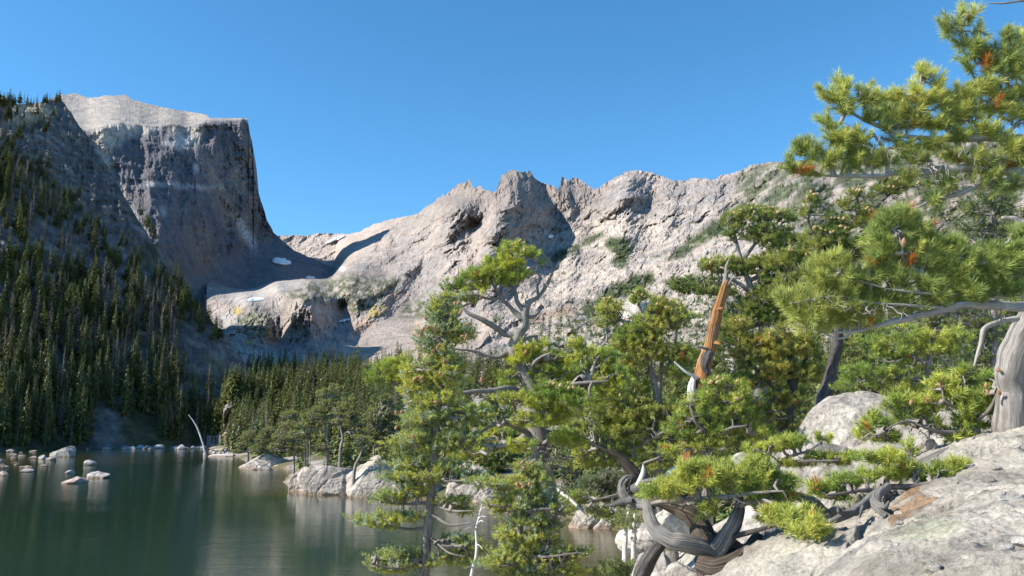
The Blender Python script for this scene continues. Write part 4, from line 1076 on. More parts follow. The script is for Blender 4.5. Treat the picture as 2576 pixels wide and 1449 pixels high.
lake_rock(55, 84, 1100, 1119, 'big grey boulder in the shade on the left shore', 511, col=(0.36, 0.35, 0.36))
rr_ = random.Random(4)
for k_ in range(58):
    sx = rr_.uniform(-60, 125); sy = rr_.uniform(1133, 1182); w_ = rr_.uniform(5, 15)
    if 85 < sx < 190 and sy < 1165: continue
    lake_rock(sx - w_, sx + w_ * 0.6, sy - w_ * rr_.uniform(0.25, 0.5), sy, 'small pale stone in the shallow rock garden by the left shore', 520 + k_, 'small stones in the shallows by the left shore', sub=3, col=tuple(rr_.uniform(0.7, 1.1) * np.array((0.33, 0.29, 0.265))))
for k_ in range(70):
    sx = rr_.uniform(-60, 560) if k_ % 3 else rr_.uniform(-60, 230); sy = 1132 - max(0, (sx - 420)) * 0.02 - rr_.uniform(0, 4); w_ = rr_.uniform(6, 17)
    lake_rock(sx - w_, sx + w_, sy - w_ * rr_.uniform(0.5, 0.9), sy, 'grey shore rock lining the far left water edge under the conifers', 600 + k_, 'rocks lining the far left shore', sub=3, col=tuple(rr_.uniform(0.6, 1.1) * np.array((0.36, 0.35, 0.36))))
# pale talus of the far shore and peninsula
def outc(sx0, sx1, top, base, label, seed, dep=0.8, **kw):
    cx = (sx0 + sx1) / 2; X, Y = lakept(cx, base); w_ = (sx1 - sx0) / F * Y / 2; h_ = (base - top) / F * Y
    return rock('rock_outcrop', (X, Y + w_ * dep * 0.8, -0.15), (w_ * 1.05, w_ * dep, h_ * 1.1 + 0.1), seed, label, 'rock outcrop', sub=6, col=(0.40, 0.35, 0.30), mat=M_OUT, tint=(0.38, 0.27, 0.19), rotz=kw.pop('rotz', 0.0), cuts=kw.pop('cuts', 34), rough=0.07, strata=kw.pop('strata', ((-0.75, 0.3, 0.6), 0.55, 0.30)))
outc(588, 740, 1138, 1177, 'long pale rock outcrop across the small bay behind the peninsula', 701, 0.5)
outc(600, 690, 1160, 1182, 'low flat ledge of rock at the foot of the bay outcrop', 702, 0.4)
outc(708, 830, 1174, 1237, 'tip of the pale rock peninsula where it meets the water', 703, 0.9)
outc(725, 930, 1156, 1246, 'large cracked rock hump forming the peninsula under the pines', 704, 0.8)
outc(830, 1050, 1160, 1252, 'steep pale face of the peninsula with deep joints at the waterline', 705, 0.7)
outc(960, 1130, 1172, 1256, 'broad pale rock behind the left foreground fir', 706, 0.7)
outc(1080, 1300, 1168, 1266, 'pale rock bank between the two foreground firs', 707, 0.6)
outc(1240, 1430, 1180, 1292, 'rock bank by the water below the central pine trunk', 708, 0.5)
outc(1400, 1600, 1262, 1330, 'low rock shelf at the water edge right of the central pine', 709, 0.4)
for k_ in range(46):
    sx = rr_.uniform(530, 780); base = np.interp(sx, [530, 600, 650, 740], [1139, 1152, 1172, 1181]) + rr_.uniform(-5, 1); w_ = rr_.uniform(4, 13)
    lake_rock(sx - w_, sx + w_, base - w_ * rr_.uniform(0.5, 0.9), base, 'sunlit pale rock on the far shore below the valley forest', 760 + k_, 'pale rocks on the far shore', sub=3, col=tuple(rr_.uniform(0.8, 1.1) * np.array((0.5, 0.46, 0.40))))
lake_rock(508, 522, 1133, 1147, 'square pale block at the foot of the leaning bleached trunk', 810)
lake_rock(610, 632, 1124, 1143, 'upright yellowish boulder at the forest edge beside the two hikers', 811, col=(0.55, 0.47, 0.3))
lake_rock(540, 560, 1137, 1148, 'grey wedge of rock left of the two hikers', 812)

def srock(sx, sy, Y, rx, ry, seed, label, dep=1.0, **kw):
    p = P(sx, sy, Y); return rock('boulder', p, (rx / F * Y, rx / F * Y * dep, ry / F * Y), seed, label, sub=kw.pop('sub', 5), rotz=kw.pop('rotz', 0.0), mat=kw.pop('mat', M_BOULD), **kw)
GR = (0.37, 0.34, 0.305)
srock(2165, 1110, 13.0, 148, 122, 901, 'big rounded pale granite boulder below the dark pine trunk', 0.9, col=GR, cuts=7, rough=0.10, sub=6)
srock(2075, 1215, 11.6, 140, 110, 902, 'pale granite hump in front of the big rounded boulder', 0.9, col=GR, cuts=7, rough=0.10, sub=6)
srock(1975, 1180, 14.5, 48, 70, 903, 'smaller pale boulder leaning on the left of the big granite boulder', 0.8, col=GR, cuts=9)
srock(1870, 1190, 10.6, 42, 50, 904, 'mossy boulder wedged behind the twisted pine foliage', 0.8, col=(0.42, 0.40, 0.30), cuts=9)
srock(1640, 1470, 8.8, 60, 85, 905, 'pale rock at the lower left of the twisted trunk', 0.8, col=GR, cuts=10)
srock(1725, 1475, 8.4, 60, 60, 906, 'speckled rock directly under the twisted trunk', 0.8, col=GR, cuts=10)
srock(1905, 1400, 9.0, 80, 120, 907, 'bright rock face behind the twisted trunk', 0.7, col=(0.56, 0.52, 0.47), cuts=10)
srock(1690, 1330, 11.0, 60, 55, 908, 'pale boulder seen through the bend of the twisted trunk', 0.8, col=(0.55, 0.5, 0.42), cuts=9)
srock(1620, 1360, 24.0, 70, 40, 909, 'smooth sunlit rock at the water edge left of the twisted tree', 0.8, col=(0.55, 0.49, 0.42), cuts=8)
srock(2420, 1170, 8.4, 50, 40, 910, 'low block of granite among the right hand pines', 0.9, col=GR, cuts=10)
srock(2320, 1130, 9.0, 40, 32, 911, 'shaded granite block under the small pine with cones', 0.9, col=GR, cuts=10)
srock(1610, 780, 260, 55, 26, 912, 'rounded pale crag on the hillside above the central pines', 1.0, col=(0.46, 0.42, 0.38), mat=M_OUT, cuts=9)
srock(1960, 800, 60, 40, 30, 913, 'light boulder glimpsed between the dark pine boughs', 1.0, col=(0.46, 0.42, 0.38), cuts=9)

# ------------------------------------------------------------------ the pines
def BL(Y, dens, lst, ts=1.0):
    out = []; tp_ = 0.105 * ts * F / Y
    for b in lst: out.append((b[0], b[1], b[2], b[3], b[4] if len(b) > 4 else Y, max(3, int(dens * 30 * b[2] * b[3] / tp_ ** 2))))
    return out
G1 = (0.17, 0.235, 0.05); G2 = (0.36, 0.37, 0.07); D1 = (0.10, 0.15, 0.035); D2 = (0.26, 0.28, 0.065); FB = (0.20, 0.25, 0.09); FB2 = (0.38, 0.37, 0.07)

# left foreground fir
tree('fir_tree', 'fir with layered boughs and orange cones left of the central pine', 'fir',
     [(1060, 1520, 11, 14), (1070, 1400, 11, 12), (1078, 1300, 11, 11), (1088, 1200, 11, 10), (1098, 1080, 11, 8), (1110, 960, 11, 7), (1122, 860, 11, 5), (1135, 780, 11, 3), (1148, 730, 11, 1.5)],
     [[(1075, 1330, 11, 4), (1020, 1330, 11, 3), (960, 1320, 11, 2)], [(1080, 1290, 11, 4), (1130, 1320, 10.8, 3), (1190, 1315, 10.7, 2)], [(1078, 1265, 11, 4), (1020, 1268, 11, 3), (960, 1265, 11, 1.5)],
      [(1085, 1270, 11, 3), (1140, 1285, 10.8, 3), (1190, 1285, 10.6, 1.5)], [(1085, 1210, 11, 4), (1150, 1210, 10.8, 3), (1210, 1205, 10.7, 1.5)], [(1070, 1400, 11, 4), (1010, 1430, 10.8, 3), (940, 1420, 10.7, 1.5)], [(1080, 1350, 11, 3), (1130, 1390, 10.6, 2), (1170, 1400, 10.5, 1)]],
     BL(11, 3.6, [(1012, 1412, 78, 30), (1146, 1384, 62, 36), (957, 1315, 54, 22), (1027, 1306, 34, 14), (978, 1254, 44, 18), (1039, 1238, 42, 18), (1140, 1263, 42, 18), (1168, 1286, 32, 10), (1094, 1196, 95, 16), (1186, 1202, 52, 15),
                  (1015, 1202, 46, 14), (1012, 1171, 46, 12), (1125, 1177, 52, 16), (1052, 1113, 62, 32), (1076, 1058, 62, 34), (1186, 1046, 40, 24), (1155, 1113, 62, 24), (1093, 946, 72, 38), (1100, 1005, 66, 28), (1123, 909, 52, 22), (1087, 870, 44, 20), (1123, 833, 62, 27), (1111, 785, 38, 30), (1134, 756, 24, 18), (1154, 842, 32, 24), (1060, 985, 40, 20)]),
     31, FIR_T, 1.0, FB, FB2, 0.003, M_BARK, up=0.55, flat=0.35, cluster=14, topcol=((0.38, 0.46, 0.32), 0.22), rtwig=0.0026,
     cones=[(880.5 + a * .30382, 566 + b * .30382, 10.55, 1.1) for a, b in [(680, 870), (722, 880), (610, 900), (580, 930), (900, 740), (872, 650), (910, 920), (962, 940), (800, 1160), (640, 790), (700, 1050), (650, 1160), (560, 1290), (600, 1310), (522, 1290), (640, 860), (595, 885), (700, 850), (885, 660), (945, 950), (780, 1150), (575, 1280), (720, 1040), (1090, 1300), (740, 1240), (1000, 820)]] + [(880.5 + a * .30557, 1006.2 + b * .30557, 10.55, 1.1) for a, b in [(385, 130), (420, 115), (370, 245), (540, 320), (725, 20)]])
# second fir
tree('fir_tree', 'smaller fir below the central pine with boughs over the water', 'fir',
     [(1320, 1520, 10, 12), (1310, 1400, 10, 10), (1308, 1320, 10, 8), (1320, 1240, 10, 6), (1332, 1165, 10, 2)],
     [[(1312, 1270, 10, 3), (1260, 1275, 9.8, 2), (1230, 1270, 9.8, 1)], [(1310, 1290, 10, 3), (1360, 1280, 9.8, 2), (1410, 1285, 9.7, 1)], [(1310, 1400, 10, 4), (1380, 1400, 9.8, 3), (1460, 1390, 9.7, 1.5)], [(1315, 1225, 10, 3), (1260, 1222, 9.9, 2), (1200, 1215, 9.8, 1)]],
     BL(10, 3.6, [(1333, 1180, 30, 22), (1241, 1217, 54, 13), (1333, 1202, 36, 16), (1308, 1226, 52, 16), (1265, 1248, 26, 12), (1354, 1238, 42, 16), (1333, 1269, 72, 16), (1375, 1290, 52, 16), (1287, 1281, 42, 14), (1241, 1272, 22, 7), (1320, 1312, 52, 18), (1375, 1327, 36, 16),
                  (1293, 1342, 42, 16), (1339, 1358, 62, 20), (1308, 1388, 62, 20), (1385, 1403, 62, 20), (1449, 1391, 26, 13), (1293, 1415, 62, 22), (1235, 1425, 36, 14), (1400, 1436, 62, 18), (1339, 1445, 62, 16)]),
     32, FIR_T, 1.0, FB, FB2, 0.0, M_BARK, up=0.55, flat=0.35, cluster=14, topcol=((0.38, 0.46, 0.32), 0.2), rtwig=0.0026,
     cones=[(880.5 + a * .30557, 1006.2 + b * .30557, 9.6, 1.0) for a, b in [(1430, 580), (1390, 720), (1425, 700), (1400, 530), (1480, 525), (1375, 705), (1410, 730), (1470, 715)]])
# central limber pine
tree('limber_pine', 'tall gnarled pine in the centre with a wind bent crown above bare limbs', 'pine',
     [(1390, 1490, 14, 24), (1386, 1370, 14, 22), (1372, 1240, 14, 22), (1358, 1120, 14, 23), (1346, 1040, 14, 20), (1340, 985, 14, 17), (1316, 930, 14, 14), (1291, 885, 14, 13), (1300, 850, 14, 14), (1316, 822, 14, 13), (1322, 785, 14, 10), (1330, 763, 14, 7)],
     [[(1328, 765, 14, 7), (1355, 745, 14, 5), (1376, 716, 14, 4.5), (1388, 690, 14, 3.5), (1388, 668, 14, 2.5), (1379, 648, 14, 1.5)], [(1388, 686, 14, 2.5), (1398, 672, 14, 2), (1410, 659, 14, 1)], [(1355, 745, 14, 4), (1352, 722, 14, 3.5), (1360, 700, 14, 3), (1350, 682, 14, 2), (1354, 664, 14, 1.5)],
      [(1312, 805, 14, 9), (1285, 775, 14, 6), (1262, 750, 14, 5), (1245, 722, 14, 4), (1228, 700, 14, 2)], [(1322, 785, 14, 8), (1302, 755, 14, 6), (1297, 722, 14, 5), (1312, 690, 14, 4), (1300, 655, 14, 2)], [(1300, 850, 14, 9), (1260, 833, 14, 7), (1215, 806, 13.8, 6), (1178, 786, 13.8, 4), (1150, 750, 13.8, 2)],
      [(1262, 750, 14, 4), (1230, 752, 14, 3), (1190, 740, 13.8, 2)], [(1300, 880, 14, 7), (1242, 897, 14, 6), (1190, 884, 13.9, 4), (1139, 877, 13.8, 2)], [(1340, 995, 14, 10), (1285, 978, 13.7, 8), (1215, 985, 13.4, 6), (1120, 988, 13.2, 4), (1010, 972, 13, 3), (960, 955, 13, 1.5)],
      [(1345, 990, 14, 9), (1400, 980, 13.7, 7), (1460, 965, 13.5, 5), (1530, 958, 13.4, 2)], [(1335, 1098, 14, 8), (1300, 1072, 13.8, 7), (1255, 1064, 13.6, 6), (1204, 1090, 13.4, 3)], [(1330, 935, 14, 7), (1350, 905, 13.8, 5), (1385, 890, 13.6, 3)], [(1296, 872, 14, 7), (1330, 850, 14, 4), (1350, 845, 14, 2)], [(1324, 800, 14, 4), (1345, 795, 14, 3), (1366, 775, 14, 1.5)]],
     BL(14, 1.35, [(1300, 629, 46, 18), (1270, 655, 32, 18), (1348, 647, 14, 9), (1354, 666, 7, 7), (1227, 650, 9, 16), (1248, 678, 42, 20), (1222, 697, 38, 18), (1142, 715, 24, 24), (1172, 700, 18, 14), (1180, 739, 34, 20), (1205, 720, 24, 16), (1250, 690, 50, 22), (1290, 668, 36, 20), (1266, 703, 38, 16), (1306, 690, 24, 16), (1245, 809, 9, 7), (1150, 745, 14, 10),
                    (1303, 906, 30, 16), (1330, 870, 42, 16), (1315, 894, 40, 20), (1366, 909, 42, 24), (1290, 952, 36, 18), (1382, 946, 46, 30), (1440, 940, 52, 38), (1500, 950, 52, 38), (1545, 950, 34, 34), (1488, 985, 70, 25), (1482, 900, 36, 20), (1440, 870, 30, 16), (1530, 900, 30, 20), (1390, 990, 50, 26, 13.3), (1330, 1060, 40, 22, 13.2), (1420, 905, 30, 18),
                    (981, 940, 46, 30, 13), (1010, 918, 26, 16, 13), (960, 958, 30, 14, 13), (1050, 965, 40, 20, 13.2), (1350, 1010, 44, 20, 13.2), (1400, 1040, 46, 24, 13.4), (1290, 1010, 40, 20, 13.3), (1440, 1000, 50, 26, 13.2), (1310, 1120, 40, 18, 13.2), (1420, 1110, 44, 24, 13.6), (1200, 1040, 40, 18, 13.6), (1240, 1100, 50, 26, 15), (1170, 1140, 40, 20, 15.5)]),
     33, None, 1.05, G1, (0.42, 0.42, 0.06), 0.004, M_BARK, bare=[(1225, 745, 72, 34, 14, 110), (1340, 720, 46, 40, 14, 40), (1375, 1155, 75, 35, 13.6, 170), (1420, 1220, 50, 45, 13.8, 60), (1180, 900, 60, 22, 14, 40)], coneblobs=[(1303, 900, 60, 20, 3, False), (1440, 940, 120, 50, 14, True), (1300, 630, 40, 20, 4, True)], rtwig=0.0034)

# thicket of pines behind the broken snag
tree('limber_pine', 'yellow green pine left of the broken orange snag', 'pine',
     [(1655, 1230, 17, 10), (1655, 1060, 17, 9), (1650, 980, 17, 8), (1630, 900, 17, 6), (1615, 820, 17, 3)], [[(1655, 1070, 17, 7), (1600, 1045, 17, 6), (1550, 1000, 17, 5), (1510, 945, 17, 4), (1500, 880, 17, 2)], [(1650, 960, 17, 5), (1690, 900, 17, 4), (1705, 820, 17, 2)], [(1655, 1120, 17, 6), (1658, 1000, 17.4, 6), (1665, 920, 17.4, 5), (1660, 840, 17.4, 3)]],
     BL(17, 1.25, [(1610, 752, 24, 24), (1537, 777, 24, 22), (1525, 800, 34, 22), (1659, 775, 42, 24), (1705, 800, 42, 30), (1641, 817, 60, 28), (1617, 848, 70, 32), (1583, 866, 55, 32), (1720, 887, 42, 28), (1635, 893, 60, 22), (1705, 933, 35, 28), (1583, 925, 40, 24)]),
     34, None, 1.1, G1, (0.38, 0.36, 0.08), 0.006, M_BARK, bare=[(1600, 980, 80, 50, 17, 90)], coneblobs=[(1610, 735, 26, 16, 7, True), (1537, 765, 24, 16, 6, True), (1659, 765, 40, 18, 5, True)])
tree('limber_pine', 'large dark crowned pine behind the broken orange snag', 'pine',
     [(1898, 1150, 19, 17), (1905, 1000, 19, 16), (1915, 880, 19, 15), (1925, 822, 19, 14), (1912, 780, 19, 12), (1898, 745, 19, 10), (1880, 700, 19, 7), (1860, 640, 19, 5), (1846, 580, 19, 3)],
     [[(1925, 818, 19, 10), (1962, 782, 19, 8), (2010, 738, 19, 5), (2030, 690, 19, 3)], [(1900, 750, 19, 8), (1870, 722, 19, 6), (1835, 702, 19, 4), (1770, 700, 19, 3)], [(1868, 660, 19, 5), (1895, 620, 19, 4), (1930, 590, 19, 2)], [(1885, 710, 19, 6), (1930, 680, 19, 4), (1975, 640, 19, 2)], [(1850, 610, 19, 4), (1835, 590, 19, 3), (1830, 555, 19, 2)], [(1905, 900, 19, 7), (1860, 850, 19, 5), (1850, 790, 19, 3)]],
     BL(19, 1.15, [(1890, 541, 56, 22), (1846, 558, 28, 26), (1959, 548, 46, 22), (1925, 589, 66, 30), (1976, 612, 56, 28), (1839, 592, 16, 16), (1796, 668, 40, 22), (1857, 668, 40, 22), (1750, 714, 55, 26), (1714, 722, 25, 13), (1902, 674, 60, 28), (1963, 660, 60, 28), (1978, 720, 66, 36), (1948, 750, 60, 36),
                    (1887, 763, 30, 26), (1872, 799, 50, 34), (1948, 790, 60, 36), (1820, 730, 34, 18), (2010, 790, 36, 30), (1960, 700, 50, 26)]),
     35, None, 1.15, D1, D2, 0.004, M_BARK, bare=[(1880, 735, 70, 30, 19, 90), (1850, 620, 40, 30, 19, 30)], coneblobs=[(1890, 532, 60, 18, 9, True), (1846, 545, 28, 16, 6, True), (1796, 655, 40, 14, 4, True), (1959, 540, 46, 18, 8, True)])
tree('limber_pine', 'dense olive pine filling the gap right of the orange snag', 'pine',
     [(1975, 1150, 17.5, 15), (1985, 1020, 17.5, 14), (1995, 950, 17.5, 12), (1985, 880, 17.5, 7), (1970, 820, 17.5, 3)], [[(1985, 1000, 17.5, 8), (1920, 950, 17.5, 6), (1870, 890, 17.5, 3)], [(1995, 940, 17.5, 7), (2030, 900, 17.5, 4), (2050, 860, 17.5, 2)]],
     BL(17.5, 1.2, [(1963, 857, 76, 40), (1857, 872, 52, 36), (1902, 902, 66, 32), (2008, 878, 50, 32), (1841, 826, 40, 26), (1950, 930, 70, 30), (2030, 940, 45, 25), (1932, 1045, 60, 34), (1978, 1005, 50, 34), (1870, 960, 60, 30), (1990, 1080, 40, 30), (1890, 1100, 50, 30), (1850, 1010, 40, 30)]),
     36, None, 1.15, (0.14, 0.18, 0.045), (0.35, 0.32, 0.07), 0.008, M_DARKBARK, bare=[(1880, 1010, 60, 50, 17.5, 60)], coneblobs=[(1890, 830, 60, 30, 6, True)])
tree('limber_pine', 'bright bushy pine around the foot of the broken orange snag', 'pine',
     [(1775, 1260, 13, 12), (1785, 1140, 13, 9), (1790, 1060, 13, 6), (1802, 1000, 13, 3)], [[(1785, 1110, 13, 5), (1830, 1080, 12.8, 4), (1880, 1070, 12.7, 2)], [(1786, 1100, 13, 5), (1750, 1060, 12.8, 4), (1735, 1020, 12.8, 2)]],
     BL(13, 1.2, [(1826, 978, 44, 24), (1780, 1005, 50, 24), (1857, 1009, 48, 30), (1750, 1040, 52, 26), (1826, 1048, 68, 30), (1828, 1075, 58, 26), (1874, 1088, 52, 26), (1783, 1105, 42, 24), (1752, 1128, 36, 18), (1920, 1098, 36, 22), (1813, 1155, 30, 14), (1715, 1080, 36, 22), (1742, 1022, 34, 18), (1735, 1062, 36, 22), (1742, 1100, 36, 20), (1700, 1130, 36, 18)]),
     37, None, 1.05, G1, G2, 0.012, M_BARK, coneblobs=[(1826, 1000, 70, 50, 9, True)])
tree('limber_pine', 'spreading pine between the central pine and the twisted tree', 'pine',
     [(1690, 1330, 18, 12), (1650, 1240, 17.5, 11), (1605, 1170, 17, 9), (1580, 1100, 17, 7), (1580, 1030, 17, 4)], [[(1600, 1160, 17, 6), (1520, 1130, 16.8, 4), (1480, 1110, 16.6, 2)], [(1574, 1140, 17, 6), (1630, 1110, 16.8, 4), (1680, 1080, 16.6, 2)], [(1620, 1200, 17, 6), (1560, 1240, 16.8, 4), (1480, 1262, 16.6, 2)], [(1603, 1180, 17, 5), (1620, 1165, 16.8, 3), (1660, 1150, 16.6, 2)]],
     BL(17, 1.15, [(1537, 1012, 52, 32), (1613, 1035, 66, 36), (1580, 975, 50, 30), (1538, 1035, 56, 30), (1584, 1067, 66, 36), (1523, 1083, 56, 32), (1630, 1083, 56, 32), (1680, 1106, 46, 28), (1477, 1138, 48, 26), (1569, 1128, 52, 26), (1630, 1165, 56, 22), (1492, 1165, 46, 18), (1450, 1090, 40, 30), (1700, 1040, 40, 30), (1462, 1255, 42, 16), (1500, 1283, 46, 12), (1440, 1280, 26, 8), (1540, 1296, 34, 10)]),
     38, None, 1.1, (0.15, 0.21, 0.05), (0.33, 0.34, 0.075), 0.01, M_BARK, bare=[(1600, 1110, 90, 30, 17, 80), (1470, 1060, 60, 40, 17, 60)], coneblobs=[(1560, 1010, 60, 30, 4, True)])
tree('young_fir', 'wispy grey green young fir by the water behind the silver root', 'fir', [(1660, 1310, 21, 5), (1600, 1262, 20, 4), (1550, 1225, 19, 3), (1528, 1180, 19, 2)], [],
     BL(19, 1.2, [(1523, 1210, 56, 22), (1500, 1240, 60, 18), (1465, 1252, 46, 18), (1560, 1230, 40, 26), (1545, 1265, 50, 16)]), 39, FIR_T, 1.4, (0.09, 0.12, 0.06), (0.17, 0.19, 0.09), 0.0, M_TWIG, up=0.5, flat=0.4, bare=[(1520, 1200, 50, 50, 19, 90)])
# slender firs standing at the water edge
tree('young_fir', 'thin pale stemmed young fir in front of the water left of the twisted trunk', 'fir', [(1572, 1460, 11, 7), (1572, 1380, 11, 6), (1576, 1320, 11, 5), (1580, 1290, 11, 3)], [], BL(11, 1.2, [(1560, 1318, 32, 12), (1590, 1310, 26, 12), (1575, 1296, 26, 10), (1545, 1330, 14, 5)]), 43, FIR_T, 0.9, (0.13, 0.17, 0.06), (0.2, 0.22, 0.07), 0.0, M_BLEACH, flat=0.4)
tree('young_fir', 'second thin young fir touching the twisted trunk', 'fir', [(1592, 1460, 10.6, 7), (1594, 1380, 10.6, 6), (1596, 1320, 10.6, 5), (1597, 1295, 10.6, 3)], [], BL(10.6, 1.2, [(1606, 1330, 20, 8), (1600, 1302, 18, 10)]), 44, FIR_T, 0.9, (0.13, 0.17, 0.06), (0.2, 0.22, 0.07), 0.0, M_BLEACH, flat=0.4, bare=[(1594, 1350, 14, 40, 10.6, 50)])
tree('fir_shrub', 'rounded fir shrub at the bottom edge left of the twisted trunk', 'shrub', [(1550, 1500, 10, 5), (1550, 1450, 10, 4), (1550, 1420, 10, 2)], [], BL(10, 1.6, [(1548, 1430, 48, 22), (1520, 1448, 44, 16), (1575, 1448, 36, 18)]), 45, FIR_T, 0.95, (0.13, 0.19, 0.07), (0.21, 0.24, 0.07), 0.0, flat=0.5)

# dark trunk with cone-laden boughs above the boulder
tree('limber_pine', 'leaning dark trunked pine with cone laden boughs above the granite boulder', 'pine',
     [(2070, 1010, 16, 20), (2083, 965, 16, 16), (2098, 900, 16, 14), (2108, 845, 16, 13), (2112, 800, 16, 11), (2112, 740, 16, 9), (2100, 680, 16, 7), (2095, 620, 16, 4)],
     [[(2110, 720, 16, 7), (2150, 640, 16, 6), (2180, 580, 16, 5), (2200, 530, 16, 4), (2250, 480, 16, 3), (2300, 468, 16, 1.5)], [(2098, 670, 16, 6), (2060, 610, 16, 5), (2035, 560, 16, 3), (2040, 515, 16, 2)], [(2180, 580, 16, 4), (2165, 530, 16, 3), (2155, 495, 16, 2)], [(2110, 760, 16, 6), (2050, 720, 16, 4), (2000, 690, 16, 3)], [(2200, 530, 16, 3), (2230, 490, 16, 2), (2220, 455, 16, 1.5)]],
     BL(16, 1.2, [(2158, 492, 28, 11), (2233, 480, 42, 15), (2264, 464, 34, 12), (2218, 451, 14, 11), (2319, 468, 28, 9), (2042, 507, 16, 13), (2030, 535, 15, 20), (2079, 549, 18, 12), (2121, 514, 18, 18), (2173, 537, 32, 14), (2200, 529, 28, 13), (2142, 562, 56, 18), (2072, 586, 46, 18), (2103, 586, 40, 18), (2188, 552, 40, 14),
                    (2066, 610, 56, 22), (2127, 610, 50, 24), (1985, 655, 50, 30), (2051, 655, 56, 32), (2016, 705, 60, 34), (2097, 655, 40, 24), (2120, 690, 40, 26), (2060, 740, 40, 24), (2150, 640, 30, 20)]),
     46, None, 1.1, D1, (0.29, 0.28, 0.06), 0.006, M_DARKBARK, bare=[(2190, 510, 70, 30, 16, 70), (2110, 640, 50, 40, 16, 40)],
     coneblobs=[(2080, 572, 70, 24, 26, True), (2233, 470, 60, 22, 16, True), (2158, 488, 28, 12, 8, True), (2042, 500, 18, 14, 6, True), (2319, 465, 28, 10, 5, True), (2173, 530, 40, 16, 10, True), (2020, 640, 60, 20, 6, True)])
tree('limber_pine', 'mid distance pine between the dark trunk and the right edge', 'pine',
     [(2330, 1060, 12, 11), (2335, 960, 12, 9), (2340, 890, 12, 7), (2352, 830, 12, 4)], [[(2335, 960, 12, 6), (2270, 950, 12, 5), (2200, 945, 12, 3)], [(2338, 920, 12, 5), (2270, 885, 12, 4), (2190, 880, 12, 2)], [(2342, 890, 12, 5), (2390, 865, 12, 3), (2420, 850, 12, 2)], [(2345, 870, 12, 4), (2310, 845, 12, 3), (2260, 828, 12, 2)]],
     BL(12, 1.0, [(2180, 868, 34, 18), (2206, 881, 28, 14), (2274, 900, 38, 25), (2300, 894, 28, 18), (2153, 943, 34, 22), (2180, 937, 38, 20), (2220, 959, 44, 22), (2260, 970, 38, 18), (2139, 970, 24, 16), (2260, 929, 34, 16), (2327, 978, 28, 14), (2354, 943, 34, 16), (2287, 843, 44, 15), (2319, 849, 34, 15), (2260, 824, 38, 10), (2341, 875, 38, 19), (2372, 878, 42, 19), (2394, 862, 34, 24), (2408, 843, 28, 17)]),
     47, None, 1.0, G1, G2, 0.004, M_BARK, bare=[(2300, 920, 90, 40, 12, 130), (2400, 930, 50, 50, 12, 60)])
tree('fir_tree', 'bluish green fir behind the boughs near the right edge', 'fir', [(2500, 900, 15, 9), (2500, 700, 15, 7), (2500, 480, 15, 3)], [],
     BL(15, 1.1, [(2492, 499, 32, 22), (2522, 514, 36, 22), (2452, 516, 18, 15), (2446, 537, 28, 15), (2516, 537, 28, 13), (2461, 562, 32, 14), (2446, 586, 28, 14), (2507, 592, 38, 18), (2537, 568, 38, 18), (2470, 620, 40, 20), (2540, 640, 40, 24), (2480, 690, 50, 24), (2430, 800, 50, 24), (2480, 830, 50, 24), (2460, 880, 40, 24), (2420, 900, 36, 22), (2300, 650, 50, 30), (2250, 760, 50, 30)]),
     48, FIR_T, 1.3, (0.08, 0.12, 0.05), (0.17, 0.19, 0.06), 0.0, M_BARK, up=0.5, flat=0.4, topcol=((0.2, 0.28, 0.2), 0.15), bare=[(2470, 600, 60, 60, 15, 60)])
# background wood right behind the near pines
bgk = 0
for (sx, sb, st, Y, w_) in [(1460, 1200, 900, 30, 60), (1560, 1180, 860, 32, 60), (1700, 1180, 880, 34, 70), (1790, 1150, 860, 30, 70), (1850, 1180, 960, 24, 60), (1950, 1130, 840, 28, 80), (2040, 1100, 800, 30, 70), (2140, 1060, 800, 30, 80), (2200, 1040, 700, 34, 70), (2270, 1040, 800, 28, 70), (2360, 1020, 720, 30, 80), (2450, 1020, 700, 28, 80), (2540, 1020, 640, 30, 80), (1640, 1200, 1000, 26, 60), (2100, 1050, 900, 22, 50), (1250, 1190, 980, 40, 60), (1160, 1180, 960, 60, 50), (1050, 1180, 960, 70, 50), (2030, 820, 640, 40, 60)]:
    bgk += 1; hgt = sb - st; b_ = []
    for k_ in range(9):
        f_ = k_ / 8.0; ww = w_ * (1 - 0.75 * f_); b_.append((sx + rr_.uniform(-0.3, 0.3) * ww, sb - hgt * (0.12 + 0.86 * f_), ww, hgt * 0.09))
    q_ = P(sx, sb, Y)
    while sdist(np.array([q_[0]]), np.array([q_[1]]))[0] < 2.5: Y *= 1.06; q_ = P(sx, sb, Y)
    tree('pine_tree', 'background pine in the dark wood behind the near pines', 'pine', [(sx, sb + 30, Y, 5 * 20 / Y + 2), (sx + 4, (sb + st) / 2, Y, 4), (sx, st, Y, 1.5)], [], BL(Y, 0.75, b_, 1.9 * Y / 30), 1000 + bgk, MID_T, 0.85 * Y / 30, (0.09, 0.13, 0.035), (0.22, 0.23, 0.06), 0.0, M_DARKBARK,
         flat=0.4, bottle=0, rtwig=0.008, group='background pines behind the near trees', sides=6, bare=[(sx, sb - hgt * 0.3, w_ * 0.8, hgt * 0.2, Y, 24)])

